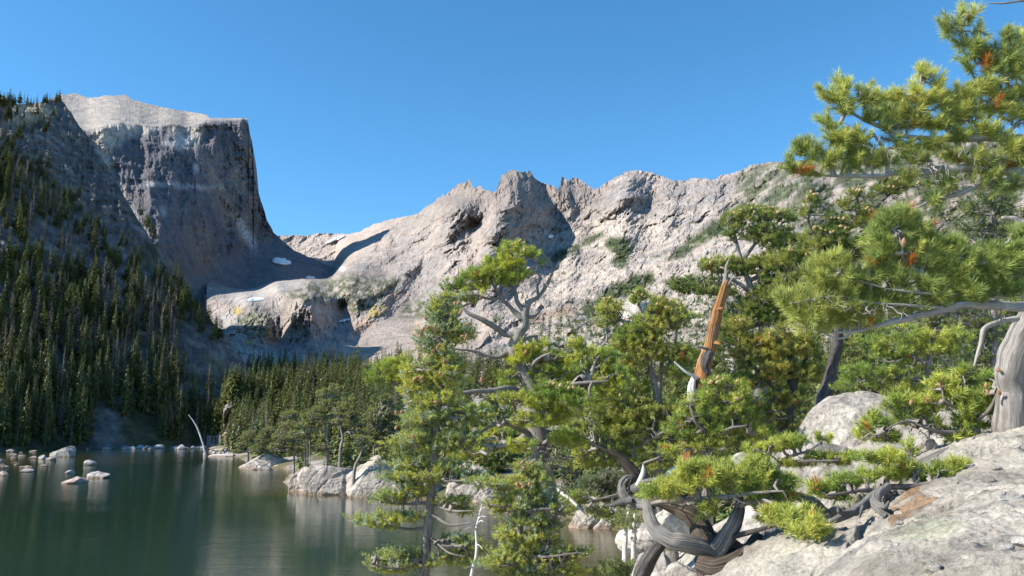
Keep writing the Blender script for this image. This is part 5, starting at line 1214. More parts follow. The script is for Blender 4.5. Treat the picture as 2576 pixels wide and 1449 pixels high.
# small pines growing on the slab and boulders
tree('limber_pine', 'low pine with pale cones on the slab beside the silver trunk', 'pine',
     [(2462, 1125, 8.5, 13), (2452, 1075, 8.5, 10), (2440, 1030, 8.5, 7), (2422, 975, 8.5, 3)], [[(2452, 1085, 8.5, 7), (2360, 1085, 8.4, 5), (2280, 1060, 8.3, 3), (2230, 1080, 8.3, 2)], [(2448, 1060, 8.5, 6), (2490, 1030, 8.3, 4), (2510, 980, 8.3, 2)], [(2440, 1040, 8.5, 5), (2380, 1010, 8.4, 3), (2370, 980, 8.4, 2)]],
     BL(8.5, 3.4, [(2274, 1023, 42, 26), (2327, 1023, 42, 24), (2381, 983, 26, 22), (2368, 967, 20, 13), (2421, 943, 10, 10), (2448, 1023, 42, 30), (2483, 996, 32, 22), (2510, 956, 32, 16), (2408, 1010, 38, 22), (2448, 1064, 42, 16), (2287, 1055, 38, 15), (2502, 1023, 28, 20), (2201, 1072, 24, 22), (2228, 1093, 32, 18), (2163, 1101, 10, 7), (2368, 1072, 24, 12), (2416, 1098, 28, 20), (2443, 1117, 32, 16), (2534, 1066, 9, 20)]),
     51, None, 1.0, G1, G2, 0.02, M_BARK, bare=[(2330, 1090, 80, 20, 8.5, 60), (2460, 1120, 60, 20, 8.4, 50)], cones=[(1884.2 + a * .26855, 754.7 + b_ * .26855, 8.1, 1.0) for a, b_ in [(1680, 940), (1510, 980), (1810, 820), (2220, 830), (2240, 880), (2360, 890), (2330, 660)]])
tree('limber_pine', 'low spreading pine rooted in the slab above the fallen silver log', 'pine',
     [(2240, 1300, 7.3, 14), (2238, 1258, 7.3, 11), (2230, 1222, 7.3, 8), (2238, 1185, 7.3, 4)], [[(2232, 1230, 7.3, 7), (2165, 1236, 7.2, 5), (2080, 1246, 7.1, 3)], [(2236, 1228, 7.3, 7), (2320, 1218, 7.2, 5), (2400, 1200, 7.1, 2)], [(2236, 1240, 7.3, 4), (2330, 1235, 7.2, 3), (2410, 1228, 7.0, 1)]],
     BL(7.3, 4.0, [(2233, 1158, 42, 18), (2273, 1190, 48, 17), (2341, 1198, 42, 20), (2381, 1211, 26, 12), (2394, 1176, 26, 11), (2292, 1136, 8, 12), (2126, 1219, 32, 20), (2077, 1230, 32, 20), (2104, 1244, 28, 12), (2179, 1203, 28, 12), (2437, 1176, 6, 5), (2410, 1219, 5, 5)]),
     52, None, 0.95, G1, G2, 0.012, M_BARK, bare=[(2230, 1270, 60, 30, 7.2, 80), (2350, 1240, 60, 16, 7.1, 40)])
tree('limber_pine', 'small pine creeping over the granite boulder right of the dark thicket', 'pine',
     [(1948, 1195, 10.4, 7), (1962, 1168, 10.4, 5), (1985, 1148, 10.4, 4)], [[(1970, 1160, 10.4, 4), (2030, 1160, 10.3, 3), (2110, 1158, 10.2, 2)], [(1985, 1148, 10.4, 4), (2030, 1135, 10.3, 3), (2066, 1112, 10.3, 2)], [(1965, 1165, 10.4, 3), (1930, 1140, 10.3, 2), (1900, 1132, 10.3, 1)]],
     BL(10.4, 3.4, [(1992, 1117, 38, 14), (1932, 1130, 32, 12), (2067, 1108, 15, 8), (2099, 1158, 38, 12), (2045, 1153, 28, 9), (2134, 1147, 18, 9), (2002, 1170, 36, 7), (1903, 1133, 18, 11)]), 53, None, 1.0, G1, G2, 0.01, M_BARK)
# the big pine whose boughs hang in from the right edge
hb = [(2431, 45, 18, 17, 5), (2400, 65, 14, 14, 4), (2396, 84, 14, 8, 3), (2458, 84, 9, 8, 2), (2425, 115, 13, 10, 4), (2450, 125, 12, 12, 4), (2438, 142, 9, 7, 2), (2440, 172, 6, 6, 2), (2540, 90, 12, 20, 5), (2490, 132, 28, 16, 9), (2545, 140, 28, 22, 11), (2500, 172, 28, 17, 9), (2570, 112, 13, 18, 5), (2560, 182, 28, 17, 9),
      (2315, 188, 12, 22, 7), (2348, 215, 10, 12, 4), (2308, 225, 9, 8, 3), (2130, 222, 10, 10, 4), (2075, 238, 8, 6, 2), (2120, 252, 22, 12, 6), (2165, 247, 16, 18, 8), (2130, 272, 17, 13, 6), (2215, 257, 17, 15, 7), (2265, 247, 12, 16, 6), (2285, 282, 28, 17, 10), (2330, 258, 28, 20, 11), (2375, 260, 28, 17, 10), (2430, 240, 22, 17, 8),
      (2460, 222, 17, 13, 6), (2500, 220, 28, 17, 10), (2450, 272, 38, 22, 15), (2520, 262, 38, 22, 15), (2560, 292, 28, 22, 11), (2390, 302, 38, 20, 12), (2320, 312, 38, 16, 12), (2250, 312, 38, 18, 12), (2200, 287, 22, 13, 6), (2080, 306, 13, 12, 4), (2100, 322, 8, 6, 2), (2090, 346, 17, 10, 5), (2120, 361, 22, 12, 7), (2040, 366, 8, 8, 3),
      (2020, 389, 13, 10, 4), (2050, 391, 17, 12, 6), (2090, 402, 28, 16, 9), (2145, 402, 28, 15, 8), (2000, 431, 11, 9, 4), (2040, 431, 15, 8, 4), (2150, 428, 17, 8, 4), (2160, 347, 22, 12, 6), (2280, 362, 28, 12, 7), (2350, 362, 28, 15, 7), (2420, 342, 28, 17, 8), (2500, 332, 33, 17, 9), (2310, 402, 28, 12, 6), (2380, 400, 28, 12, 5), (2550, 372, 22, 17, 7), (2560, 402, 17, 12, 4), (2570, 235, 16, 18, 6), (2460, 405, 36, 14, 7), (2240, 408, 34, 12, 6), (2180, 386, 26, 12, 5), (2300, 455, 26, 8, 4), (2400, 470, 36, 10, 5), (2500, 445, 36, 10, 5), (2350, 500, 26, 8, 3), (2520, 480, 34, 14, 5)]
ib = [(2273, 552, 22, 13, 8), (2243, 573, 28, 15, 10), (2209, 597, 17, 11, 6), (2237, 609, 22, 15, 8), (2276, 591, 22, 15, 8), (2291, 567, 17, 13, 7), (2322, 606, 17, 12, 6), (2325, 579, 9, 9, 3), (2294, 630, 28, 12, 8), (2240, 640, 28, 15, 10), (2218, 658, 17, 11, 6), (2306, 661, 15, 12, 5), (2355, 630, 22, 16, 9), (2385, 640, 28, 20, 12), (2407, 630, 17, 16, 8),
      (2346, 664, 28, 13, 8), (2400, 658, 28, 13, 8), (2425, 682, 25, 16, 9), (2507, 637, 22, 16, 8), (2486, 661, 28, 16, 10), (2492, 682, 28, 16, 9), (2552, 646, 22, 16, 8), (2559, 682, 28, 20, 10), (2568, 592, 17, 16, 5), (2537, 731, 28, 16, 10), (2461, 740, 25, 15, 8), (2501, 716, 28, 15, 9), (2440, 650, 20, 14, 6),
      (2097, 676, 28, 11, 8), (2079, 667, 17, 9, 5), (2073, 697, 28, 11, 7), (2127, 700, 28, 13, 9), (2188, 673, 20, 13, 7), (2176, 703, 28, 12, 8), (2218, 697, 22, 12, 7), (2264, 703, 28, 11, 8), (2142, 721, 28, 11, 8), (2106, 728, 22, 9, 6), (2060, 740, 22, 9, 7), (2036, 758, 22, 11, 7), (1987, 761, 14, 7, 4), (2094, 758, 28, 12, 9), (2066, 782, 28, 14, 9),
      (2036, 798, 28, 13, 9), (2112, 779, 28, 13, 9), (2082, 810, 28, 12, 8), (2136, 749, 22, 11, 7), (2203, 731, 22, 9, 6), (2249, 737, 28, 9, 7), (2285, 770, 28, 11, 8), (2233, 764, 28, 11, 8), (2340, 755, 28, 13, 8), (2370, 737, 28, 11, 8), (2188, 770, 28, 12, 8), (2158, 782, 28, 12, 8), (2325, 713, 28, 12, 8), (2385, 706, 28, 12, 8), (2420, 745, 28, 12, 8), (2120, 805, 30, 12, 7), (2170, 812, 26, 9, 5), (2060, 822, 26, 9, 5)]
k1 = 3.6
blobsH = [(a, b_, c_, d_, 5.6, max(2, int(n_ * 2.9))) for a, b_, c_, d_, n_ in hb] + [(a, b_, c_, d_, 5.0, max(2, int(n_ * k1))) for a, b_, c_, d_, n_ in ib]
bigpine = tree('limber_pine', 'huge old pine at the right edge with silver trunk and near hanging boughs', 'pine',
     [(2552, 1100, 8.3, 44), (2546, 1040, 8.2, 38), (2548, 980, 8.2, 36), (2550, 920, 8.1, 38), (2572, 850, 8.0, 38), (2610, 780, 7.8, 34), (2650, 650, 7.3, 30), (2690, 480, 6.6, 26), (2720, 250, 6.2, 20), (2735, 20, 6.0, 12)],
     [[(2690, 470, 6.6, 20), (2620, 452, 6.1, 18), (2576, 444, 5.8, 15), (2522, 430, 5.7, 12), (2446, 424, 5.6, 11), (2370, 427, 5.6, 9), (2310, 438, 5.6, 8), (2249, 437, 5.6, 7), (2188, 444, 5.6, 6), (2127, 443, 5.6, 4), (2021, 441, 5.7, 1.5)],
      [(2620, 455, 6.1, 12), (2540, 452, 5.7, 9), (2461, 466, 5.6, 7), (2401, 490, 5.6, 6), (2340, 505, 5.6, 4.5), (2310, 522, 5.6, 3), (2246, 529, 5.7, 1.5)],
      [(2700, 380, 6.4, 14), (2620, 355, 6.0, 12), (2540, 347, 5.7, 10), (2461, 346, 5.6, 9), (2385, 352, 5.6, 7), (2279, 343, 5.6, 6), (2234, 328, 5.6, 6), (2188, 307, 5.6, 5), (2149, 289, 5.6, 4), (2085, 243, 5.6, 1.5)],
      [(2234, 437, 5.6, 6), (2231, 392, 5.6, 5.5), (2214, 360, 5.6, 4.5), (2190, 330, 5.6, 3)], [(2712, 230, 6.2, 10), (2640, 190, 5.9, 8), (2576, 170, 5.7, 6), (2522, 146, 5.6, 5), (2461, 158, 5.6, 4), (2446, 128, 5.6, 3), (2419, 97, 5.6, 2.5), (2425, 67, 5.6, 1.5)],
      [(2700, 300, 6.2, 8), (2620, 225, 5.8, 7), (2560, 196, 5.6, 5), (2507, 176, 5.6, 4), (2480, 163, 5.6, 2)], [(2446, 424, 5.6, 7), (2420, 380, 5.6, 5), (2375, 320, 5.6, 4), (2330, 290, 5.6, 3), (2318, 215, 5.6, 2)], [(2570, 444, 5.8, 10), (2520, 405, 5.7, 8), (2480, 380, 5.7, 6), (2440, 310, 5.7, 4), (2430, 255, 5.7, 2)],
      [(2730, 60, 6.0, 6), (2640, 15, 5.8, 4), (2576, 2, 5.7, 3), (2530, 8, 5.6, 2.5), (2483, 8, 5.6, 1.2)], [(2700, 100, 6, 4), (2620, 85, 5.8, 3), (2576, 74, 5.7, 2.5), (2540, 60, 5.7, 1.5)],
      [(2625, 740, 7.6, 20), (2600, 772, 6.0, 14), (2520, 768, 5.3, 12), (2448, 766, 5.0, 11), (2390, 775, 5.0, 10), (2327, 790, 5.0, 9), (2260, 806, 5.0, 9), (2206, 819, 5.0, 6), (2153, 833, 5.0, 5), (2069, 838, 5.0, 1.5)],
      [(2620, 745, 7.4, 16), (2576, 742, 5.6, 11), (2492, 740, 5.1, 9), (2400, 728, 5.0, 8), (2340, 700, 5.0, 7), (2279, 663, 5.0, 5), (2270, 635, 4.95, 3), (2262, 590, 4.95, 1.5)], [(2492, 740, 5.1, 5), (2420, 742, 5.0, 4), (2340, 738, 4.95, 4), (2249, 730, 4.95, 3), (2180, 712, 4.95, 2), (2110, 690, 4.95, 1.2)],
      [(2390, 775, 5.0, 5), (2300, 768, 4.95, 4), (2200, 762, 4.95, 3), (2100, 745, 4.95, 2), (1995, 762, 4.95, 1)], [(2400, 728, 5.0, 5), (2430, 700, 5.0, 4), (2440, 660, 5.0, 2)], [(2576, 742, 5.5, 5), (2530, 700, 5.2, 4), (2510, 650, 5.1, 2)], [(2448, 766, 5.0, 5), (2470, 752, 5.0, 4), (2540, 738, 5.0, 2)],
      [(2660, 640, 7.5, 16), (2605, 580, 7.4, 14), (2560, 556, 7.4, 9), (2524, 547, 7.4, 4)], [(2153, 833, 5.0, 3), (2120, 850, 5.0, 2.5), (2085, 845, 5.0, 2), (2060, 825, 5.0, 1)], [(2560, 800, 6.5, 8), (2480, 820, 6.3, 6), (2465, 870, 6.3, 5), (2450, 920, 6.3, 2)]],
     blobsH, 61, NEAR_T, 0.98, (0.19, 0.24, 0.07), (0.38, 0.385, 0.10), 0.012, M_OLDTRUNK, up=0.85, cluster=5, flat=0.7, leafcount=3.0, rtwig=0.0026, bottle=0.5, sides=28,
     bare=[(2400, 430, 90, 30, 5.6, 60), (2250, 370, 70, 30, 5.6, 40), (2250, 780, 120, 24, 5.0, 60), (2110, 745, 70, 30, 5.0, 40), (2440, 800, 70, 20, 5.2, 30), (2470, 380, 70, 40, 5.6, 40), (2500, 100, 4, 4, 5.6, 2)], cones=[(2273, 622, 4.72, 0.85)], ground=True)

# ------------------------------------------------------------------ twisted silver pine on the slab
tw_tree = empty('twisted_pine', P(1810, 1440, 8.0)); R0 = np.array(tw_tree.location)
tag(tw_tree, 'ancient twisted pine with contorted silver and brown trunk at the bottom', 'pine')
def part(name, pts, mat, sides=28, flute=0.09, nf=5, twist=1.2, knob=0.2, seed=0, parent=tw_tree, R=None):
    p, rr__ = spath(pts, 14, 0.05, seed); V, q, gu, gv = limb(p, rr__, sides, flute, nf, twist, knob, seed); w = Wood(); w.add(V - (R0 if R is None else R), q, gu, gv); return w.build(name, mat, parent)
part('trunk', [(1868, 1520, 8.1, 70), (1862, 1450, 8.0, 58), (1840, 1405, 7.9, 44), (1800, 1378, 7.8, 36), (1772, 1350, 7.85, 30), (1758, 1318, 7.9, 27), (1735, 1292, 7.9, 24), (1700, 1275, 7.95, 19), (1655, 1262, 8.0, 14), (1625, 1262, 8.1, 10)], M_BROWNW, seed=1, nf=3)
part('limb', [(1800, 1402, 7.7, 17.2), (1760, 1378, 7.65, 21.5), (1722, 1366, 7.6, 21.5), (1685, 1356, 7.6, 19.78), (1652, 1336, 7.65, 17.2), (1634, 1306, 7.7, 14.62), (1630, 1278, 7.8, 12.04), (1622, 1260, 7.9, 7.74)], M_SILVER, seed=2, nf=3)
part('root', [(1930, 1310, 8.1, 14), (1938, 1345, 7.9, 24), (1942, 1390, 7.8, 32), (1926, 1430, 7.7, 34), (1905, 1500, 7.7, 42)], M_SILVER, seed=3)
part('limb', [(1800, 1385, 7.7, 24), (1828, 1350, 7.65, 20), (1848, 1315, 7.65, 17), (1860, 1280, 7.7, 13), (1862, 1250, 7.7, 8)], M_SILVER, seed=4)
part('root', [(1760, 1415, 7.55, 20), (1800, 1430, 7.45, 27), (1850, 1420, 7.45, 29), (1890, 1385, 7.6, 22), (1905, 1350, 7.8, 12)], M_BROWNW, seed=5)
part('root', [(1800, 1500, 7.5, 30), (1780, 1450, 7.6, 24), (1770, 1410, 7.65, 18), (1790, 1385, 7.7, 12)], M_BROWNW, seed=12)
part('root', [(1600, 1500, 8.2, 16), (1618, 1440, 8.2, 20), (1640, 1395, 8.1, 18), (1665, 1365, 8.0, 12)], M_DARKBARK, seed=13)
part('limb', [(1845, 1350, 7.6, 7), (1905, 1334, 7.4, 6), (1955, 1320, 7.3, 3)], M_DARKBARK, 12, seed=6)
part('limb', [(1640, 1275, 8.0, 12), (1608, 1268, 8.1, 13), (1588, 1262, 8.2, 14), (1572, 1245, 8.2, 13), (1565, 1222, 8.2, 10), (1574, 1204, 8.2, 8), (1590, 1200, 8.2, 5)], M_SILVER, seed=7)
part('limb', [(1590, 1235, 8.25, 10), (1602, 1205, 8.25, 15), (1588, 1180, 8.25, 14), (1566, 1155, 8.25, 10), (1545, 1140, 8.25, 7), (1526, 1131, 8.25, 2)], M_BROWNW, seed=8, twist=5)
part('limb', [(1588, 1258, 8.1, 10), (1565, 1262, 8.1, 8), (1545, 1268, 8.1, 6), (1526, 1272, 8.1, 3)], M_SILVER, 14, seed=9)
part('limb', [(1590, 1232, 8.15, 10), (1618, 1218, 8.1, 12), (1648, 1210, 8.1, 9), (1668, 1208, 8.1, 6), (1674, 1220, 8.1, 3)], M_SILVER, 16, seed=10)
part('limb', [(1604, 1222, 8.1, 7), (1614, 1200, 8.1, 6), (1618, 1185, 8.1, 5), (1618, 1168, 8.1, 1)], M_BLEACH, 12, seed=11)
skel = [spath(p_, 6)[0] for p_ in [[(1640, 1268, 7.8, 4), (1720, 1258, 7.6, 4), (1800, 1252, 7.5, 4), (1900, 1240, 7.4, 3), (1970, 1235, 7.3, 2)], [(1860, 1270, 7.6, 5), (1920, 1260, 7.4, 4), (1970, 1280, 7.1, 3), (2010, 1310, 6.7, 2), (2050, 1325, 6.4, 1)], [(1862, 1255, 7.6, 5), (1880, 1210, 7.5, 3)], [(1955, 1320, 7.3, 3), (1990, 1330, 7.25, 2)]]]
wl = Wood()
for k_, p_ in enumerate([[(1640, 1268, 7.8, 6), (1720, 1258, 7.6, 5), (1800, 1252, 7.5, 5), (1900, 1240, 7.4, 4), (1970, 1235, 7.3, 2)], [(1860, 1270, 7.6, 7), (1920, 1260, 7.4, 5), (1970, 1280, 7.1, 4), (2010, 1310, 6.7, 2)]]):
    p, r__ = spath(p_, 7, 0.5, k_); V, q, gu, gv = limb(p, r__, 9, 0.1, 2, 2, 0.12, k_); wl.add(V - R0, q, gu, gv)
skel = np.concatenate(skel)
bl_ = BL(7.5, 1.8, [(1752, 1190, 56, 24), (1813, 1196, 52, 24), (1890, 1186, 52, 28), (1935, 1210, 56, 24), (1660, 1245, 42, 15), (1706, 1232, 42, 17), (1783, 1220, 50, 20), (1850, 1222, 50, 20), (1966, 1222, 32, 18), (1966, 1266, 48, 20), (1981, 1306, 54, 22, 7.0), (2027, 1312, 36, 22, 6.6), (2012, 1345, 30, 13, 6.5), (2060, 1330, 26, 14, 6.3), (1951, 1296, 38, 17), (1776, 1290, 22, 14), (1900, 1250, 40, 14)])
pts = sample_blobs(bl_, 71, 8, 0.6); par, cnt, allp, n0 = grow(skel, None, pts); Pa = allp[par]
rad = 0.003 * cnt ** 0.48; prad = np.where(par >= n0, np.minimum(rad[np.maximum(par - n0, 0)], rad * 1.6), rad * 1.25)
V, q, gu, gv = twigs(Pa, pts, prad, rad, 72); wl.add(V - R0, q, gu, gv)
bp_ = sample_blobs([(1860, 1262, 110, 16, 7.5, 110), (1700, 1262, 60, 10, 7.7, 40)], 73, 12, 0.9); par2, cnt2, all2, m0 = grow(skel, None, bp_, 0.15)
V, q, gu, gv = twigs(all2[par2], bp_, 0.003 * cnt2 ** 0.5, 0.002 * cnt2 ** 0.5, 74, 0.2); wl.add(V - R0, q, gu, gv); wl.build('twigs', M_TWIG, tw_tree)
rg = np.random.default_rng(75); leaf = cnt <= 2.2 + 4 * rg.random(len(cnt)) ** 2; pos = pts[leaf]; dr = (pts - Pa)[leaf]; dr /= np.linalg.norm(dr, axis=1)[:, None]; bkd = -dr.copy()
dr = dr + np.array([0, 0, 0.9]) + rg.normal(0, 0.3, dr.shape); mx = np.clip(0.55 + 1.3 * fbm3(pos * 1.7, 2, 3)[:, None] + rg.normal(0, 0.2, (len(pos), 1)), 0, 1)
cl_ = 1.45 * (np.array(G1) * (1 - mx) + np.array((0.40, 0.40, 0.085)) * mx); cl_ = np.where((rg.random(len(pos)) < 0.008)[:, None], np.array([0.55, 0.2, 0.05]), cl_)
V, C = tufts(np.concatenate([pos, pos + bkd * 0.07]), np.concatenate([dr, dr + 0.3]), rg.uniform(0.75, 1.1, 2 * len(pos)), PINE_T, np.concatenate([cl_, cl_ * 0.85]), 76)
obj('foliage', mesh('foliage', V - R0, [np.arange(len(V)).reshape(-1, 3)], False, {'col': C}, [M_NEEDLE]), tw_tree)

# fallen log and driftwood lying on the slab
def lone(name, label, cat, pts_list, mats, seed, **kw):
    e = empty(name, P(*pts_list[0][1][0][:3])); tag(e, label, cat); Rr = np.array(e.location)
    for k_, (nm, pp) in enumerate(pts_list): part(nm, pp, mats[k_] if isinstance(mats, list) else mats, kw.get('sides', 18), kw.get('flute', 0.07), 3, 1.5, 0.16, seed + k_, e, Rr)
    return e
lone('fallen_log', 'long silver log lying across the slab below the low spreading pine', 'log', [('stem', [(2232, 1225, 7.2, 11), (2195, 1250, 7.0, 12), (2166, 1274, 6.8, 11), (2128, 1294, 6.6, 11), (2098, 1308, 6.5, 7), (2070, 1312, 6.5, 3)]), ('branch', [(2150, 1285, 6.6, 6), (2112, 1290, 6.5, 4), (2108, 1272, 6.5, 2)]), ('branch', [(2170, 1275, 6.7, 5), (2162, 1300, 6.55, 3)])], M_SILVER, 81)
lone('dead_root', 'gnarled grey root stump under the low spreading pine', 'root', [('stem', [(2215, 1235, 7.1, 12), (2200, 1262, 6.9, 14), (2216, 1285, 6.7, 10), (2240, 1300, 6.6, 5)]), ('branch', [(2200, 1262, 6.85, 7), (2225, 1275, 6.6, 6), (2236, 1262, 6.6, 3)]), ('branch', [(2205, 1280, 6.6, 6), (2222, 1302, 6.5, 3)])], M_SILVER, 84)
lone('fallen_log', 'short bleached log propped among the boulders under the cone bearing pine', 'log', [('stem', [(2315, 1170, 8.0, 11), (2350, 1152, 8.0, 12), (2395, 1132, 8.1, 10)])], M_SILVER, 87)
lone('dead_root', 'arched silver driftwood root right of the twisted pine foliage', 'root', [('stem', [(2075, 1290, 7.6, 14), (2040, 1262, 7.6, 14), (2005, 1248, 7.7, 10), (1985, 1240, 7.8, 5)])], M_SILVER, 88)
lone('dead_branch', 'weathered root crossing the speckled boulder beside the small pine', 'branch', [('stem', [(2230, 1120, 9.0, 12), (2262, 1132, 8.9, 13), (2290, 1140, 8.8, 9), (2310, 1150, 8.7, 4)]), ('branch', [(2225, 1125, 8.9, 5), (2195, 1150, 8.7, 3), (2185, 1170, 8.6, 2)])], M_SILVER, 89)
lone('fallen_branch', 'pale stick lying on the slab near the bottom edge', 'branch', [('stem', [(2180, 1450, 4.9, 3), (2210, 1430, 5.0, 3), (2270, 1412, 5.1, 2.5), (2280, 1395, 5.2, 1.5)])], M_BLEACH, 92, sides=8)

# broken orange snag
lone('broken_snag', 'splintered orange dead trunk leaning right above the pines', 'dead tree',
     [('trunk', [(1725, 1180, 15.4, 16.4), (1735, 1090, 15.4, 16.4), (1747, 1005, 15.4, 17.22), (1763, 955, 15.4, 17.22), (1776, 905, 15.4, 16.4), (1788, 858, 15.4, 13.94), (1797, 820, 15.4, 13.94), (1806, 780, 15.4, 12.3), (1820, 732, 15.4, 10.66), (1830, 708, 15.4, 5.74), (1836, 700, 15.4, 1.64)]),
      ('spike', [(1822, 722, 15.4, 6), (1826, 690, 15.4, 4), (1828, 668, 15.4, 3), (1836, 648, 15.4, 1)]), ('spike', [(1828, 718, 15.4, 6), (1842, 702, 15.4, 4), (1862, 700, 15.4, 2)]), ('burl', [(1786, 885, 15.25, 9), (1777, 902, 15.22, 12), (1774, 922, 15.22, 9), (1780, 940, 15.2, 5)]),
      ('branch', [(1755, 950, 15.3, 4), (1728, 938, 15.2, 3), (1697, 911, 15.2, 1.5)]), ('branch', [(1780, 878, 15.3, 4), (1762, 874, 15.2, 2), (1750, 870, 15.2, 1)]), ('slab', [(1742, 1010, 15.3, 9), (1740, 980, 15.3, 9), (1745, 950, 15.3, 5)]), ('knot', [(1806, 778, 15.25, 5), (1818, 776, 15.1, 3)]), ('knot', [(1800, 862, 15.25, 5), (1812, 866, 15.1, 2)])],
     [M_ORANGE, M_BARK, M_SILVER, M_DARKBARK, M_BLEACH, M_BARK, M_BLEACH, M_ORANGE, M_ORANGE], 95, sides=22, flute=0.16)
lone('broken_branch', 'short broken branch stub with orange wound right of the silver root', 'branch', [('stem', [(1730, 1170, 12, 10), (1705, 1180, 11.8, 9), (1685, 1190, 11.6, 8), (1678, 1193, 11.6, 5)])], M_BLEACH, 110)
lone('dead_sapling', 'bleached leafless sapling standing in the water between the two firs', 'dead tree',
     [('stem', [(1180, 1520, 10.6, 6), (1188, 1440, 10.6, 5), (1198, 1400, 10.6, 4.5), (1200, 1370, 10.6, 4), (1198, 1335, 10.6, 3), (1205, 1300, 10.6, 2), (1212, 1268, 10.6, 1)])] +
     [('twig', [(x0, y0, 10.6, 1.6), ((x0 + x1) / 2, (y0 + y1) / 2 - 4, 10.55, 1.2), (x1, y1, 10.5, 0.7)]) for x0, y0, x1, y1 in [(1199, 1330, 1168, 1332), (1200, 1322, 1170, 1318), (1203, 1305, 1222, 1300), (1205, 1298, 1190, 1290), (1198, 1370, 1214, 1382), (1206, 1290, 1220, 1276), (1190, 1430, 1174, 1428), (1200, 1340, 1186, 1322), (1204, 1315, 1216, 1312)]], M_BLEACH, 112, sides=7)
lone('leaning_snag', 'thin bleached trunk leaning left at the head of the lake', 'dead tree', [('stem', [(516, 1139, 245, 2.6), (508, 1108, 245, 2.2), (497, 1078, 245, 1.8), (487, 1060, 245, 1.3), (475, 1044, 245, 0.8)])], M_BLEACH, 125, sides=8)
for k_, (x0, y0, x1, y1, lb) in enumerate([(1250, 1215, 1330, 1240, 'upper'), (1400, 1230, 1470, 1290, 'lower')]):
    lone('driftwood', 'bleached driftwood pole on the %s part of the bank below the central pine' % lb, 'log', [('stem', [(x0, y0, 14.6, 4), ((x0 + x1) / 2, (y0 + y1) / 2 - 3, 14.4, 4), (x1, y1, 14.2, 2)])], M_BLEACH, 126 + k_, sides=8)

# pines on the peninsula
def midtree(label, trunk, blobs, Y, seed, olive=False, limbs=()):
    tree('pine_tree', label, 'pine', [(a, b_, Y, c_) for a, b_, c_ in trunk], [[(a, b_, Y, c_) for a, b_, c_ in l_] for l_ in limbs], BL(Y, 1.0, blobs, 2.6), seed, MID_T, 1.15, (0.10, 0.14, 0.035) if not olive else (0.16, 0.165, 0.045), (0.25, 0.25, 0.06), 0.0, M_BARK, flat=0.4, bottle=0, rtwig=0.02, cluster=7, sides=7, up=0.6)
midtree('crooked pine leaning left on the tip of the rock peninsula', [(822, 1168, 4), (826, 1120, 3.5), (822, 1095, 3), (829, 1052, 2.5), (832, 1010, 1.2)], [(834, 1015, 34, 14), (820, 990, 24, 12), (792, 1050, 32, 16), (758, 1093, 32, 12), (801, 1126, 36, 13), (770, 1070, 26, 10), (850, 1060, 22, 14), (815, 1030, 26, 10), (840, 975, 16, 10)], 108, 201, False, [[(826, 1090, 2), (800, 1080, 1.6), (765, 1090, 1)], [(828, 1060, 2), (800, 1055, 1.2)]])
midtree('pine with an s shaped pale trunk on top of the peninsula', [(856, 1158, 4.5), (857, 1128, 4), (862, 1105, 3), (858, 1080, 2.5), (852, 1062, 1.5)], [(877, 1041, 26, 24), (888, 1065, 32, 12), (903, 1093, 26, 9), (875, 1015, 18, 14), (860, 1060, 26, 10), (850, 1035, 18, 14)], 106, 202, True, [[(860, 1098, 2), (875, 1085, 1.4), (890, 1070, 1)]])
midtree('small crooked pine growing from a joint in the peninsula face', [(890, 1208, 4.5), (895, 1171, 4), (905, 1150, 3), (912, 1128, 2.5), (910, 1112, 1.5)], [(912, 1105, 24, 10), (916, 1156, 16, 5), (925, 1120, 18, 8), (895, 1120, 16, 7)], 98, 203)
midtree('pine beside a bare bleached stem behind the peninsula', [(941, 1150, 2.5), (941, 1110, 2), (943, 1080, 1.2)], [(953, 1050, 36, 26), (975, 1078, 32, 18), (935, 1090, 26, 14), (960, 1110, 34, 14), (985, 1040, 26, 22), (970, 1010, 22, 18), (1000, 1100, 30, 18)], 112, 204)
midtree('bushy olive pine on the shore left of the peninsula', [(740, 1170, 2.5), (740, 1120, 2), (738, 1070, 1.2)], [(736, 1072, 34, 18), (715, 1100, 30, 16), (745, 1120, 34, 16), (700, 1125, 26, 12), (760, 1140, 24, 10), (728, 1045, 20, 14)], 135, 205, True)
midtree('low green pine beside the long bay outcrop', [(668, 1160, 2), (668, 1130, 1.6), (668, 1100, 1)], [(668, 1105, 26, 16), (650, 1130, 26, 12), (690, 1128, 26, 12), (675, 1085, 18, 12)], 180, 206)
midtree('bright green shore pine above the far pale rocks', [(625, 1150, 2), (625, 1120, 1.6), (626, 1090, 1)], [(625, 1098, 20, 16), (612, 1120, 20, 10), (640, 1118, 20, 10), (600, 1135, 16, 7), (652, 1138, 16, 7)], 215, 207, True)
for k_, (sx, sb) in enumerate([(765, 1186), (772, 1182), (779, 1178)]):
    lone('dead_sapling', 'thin %s dead stem standing at the left shoulder of the peninsula' % ['leftmost', 'middle', 'rightmost'][k_], 'dead tree', [('stem', [(sx, sb, 103, 1.4), (sx + 1, sb - 28, 103, 1.0), (sx, sb - 55 - 8 * k_, 103, 0.6)])], M_TWIG, 140 + k_, sides=6)

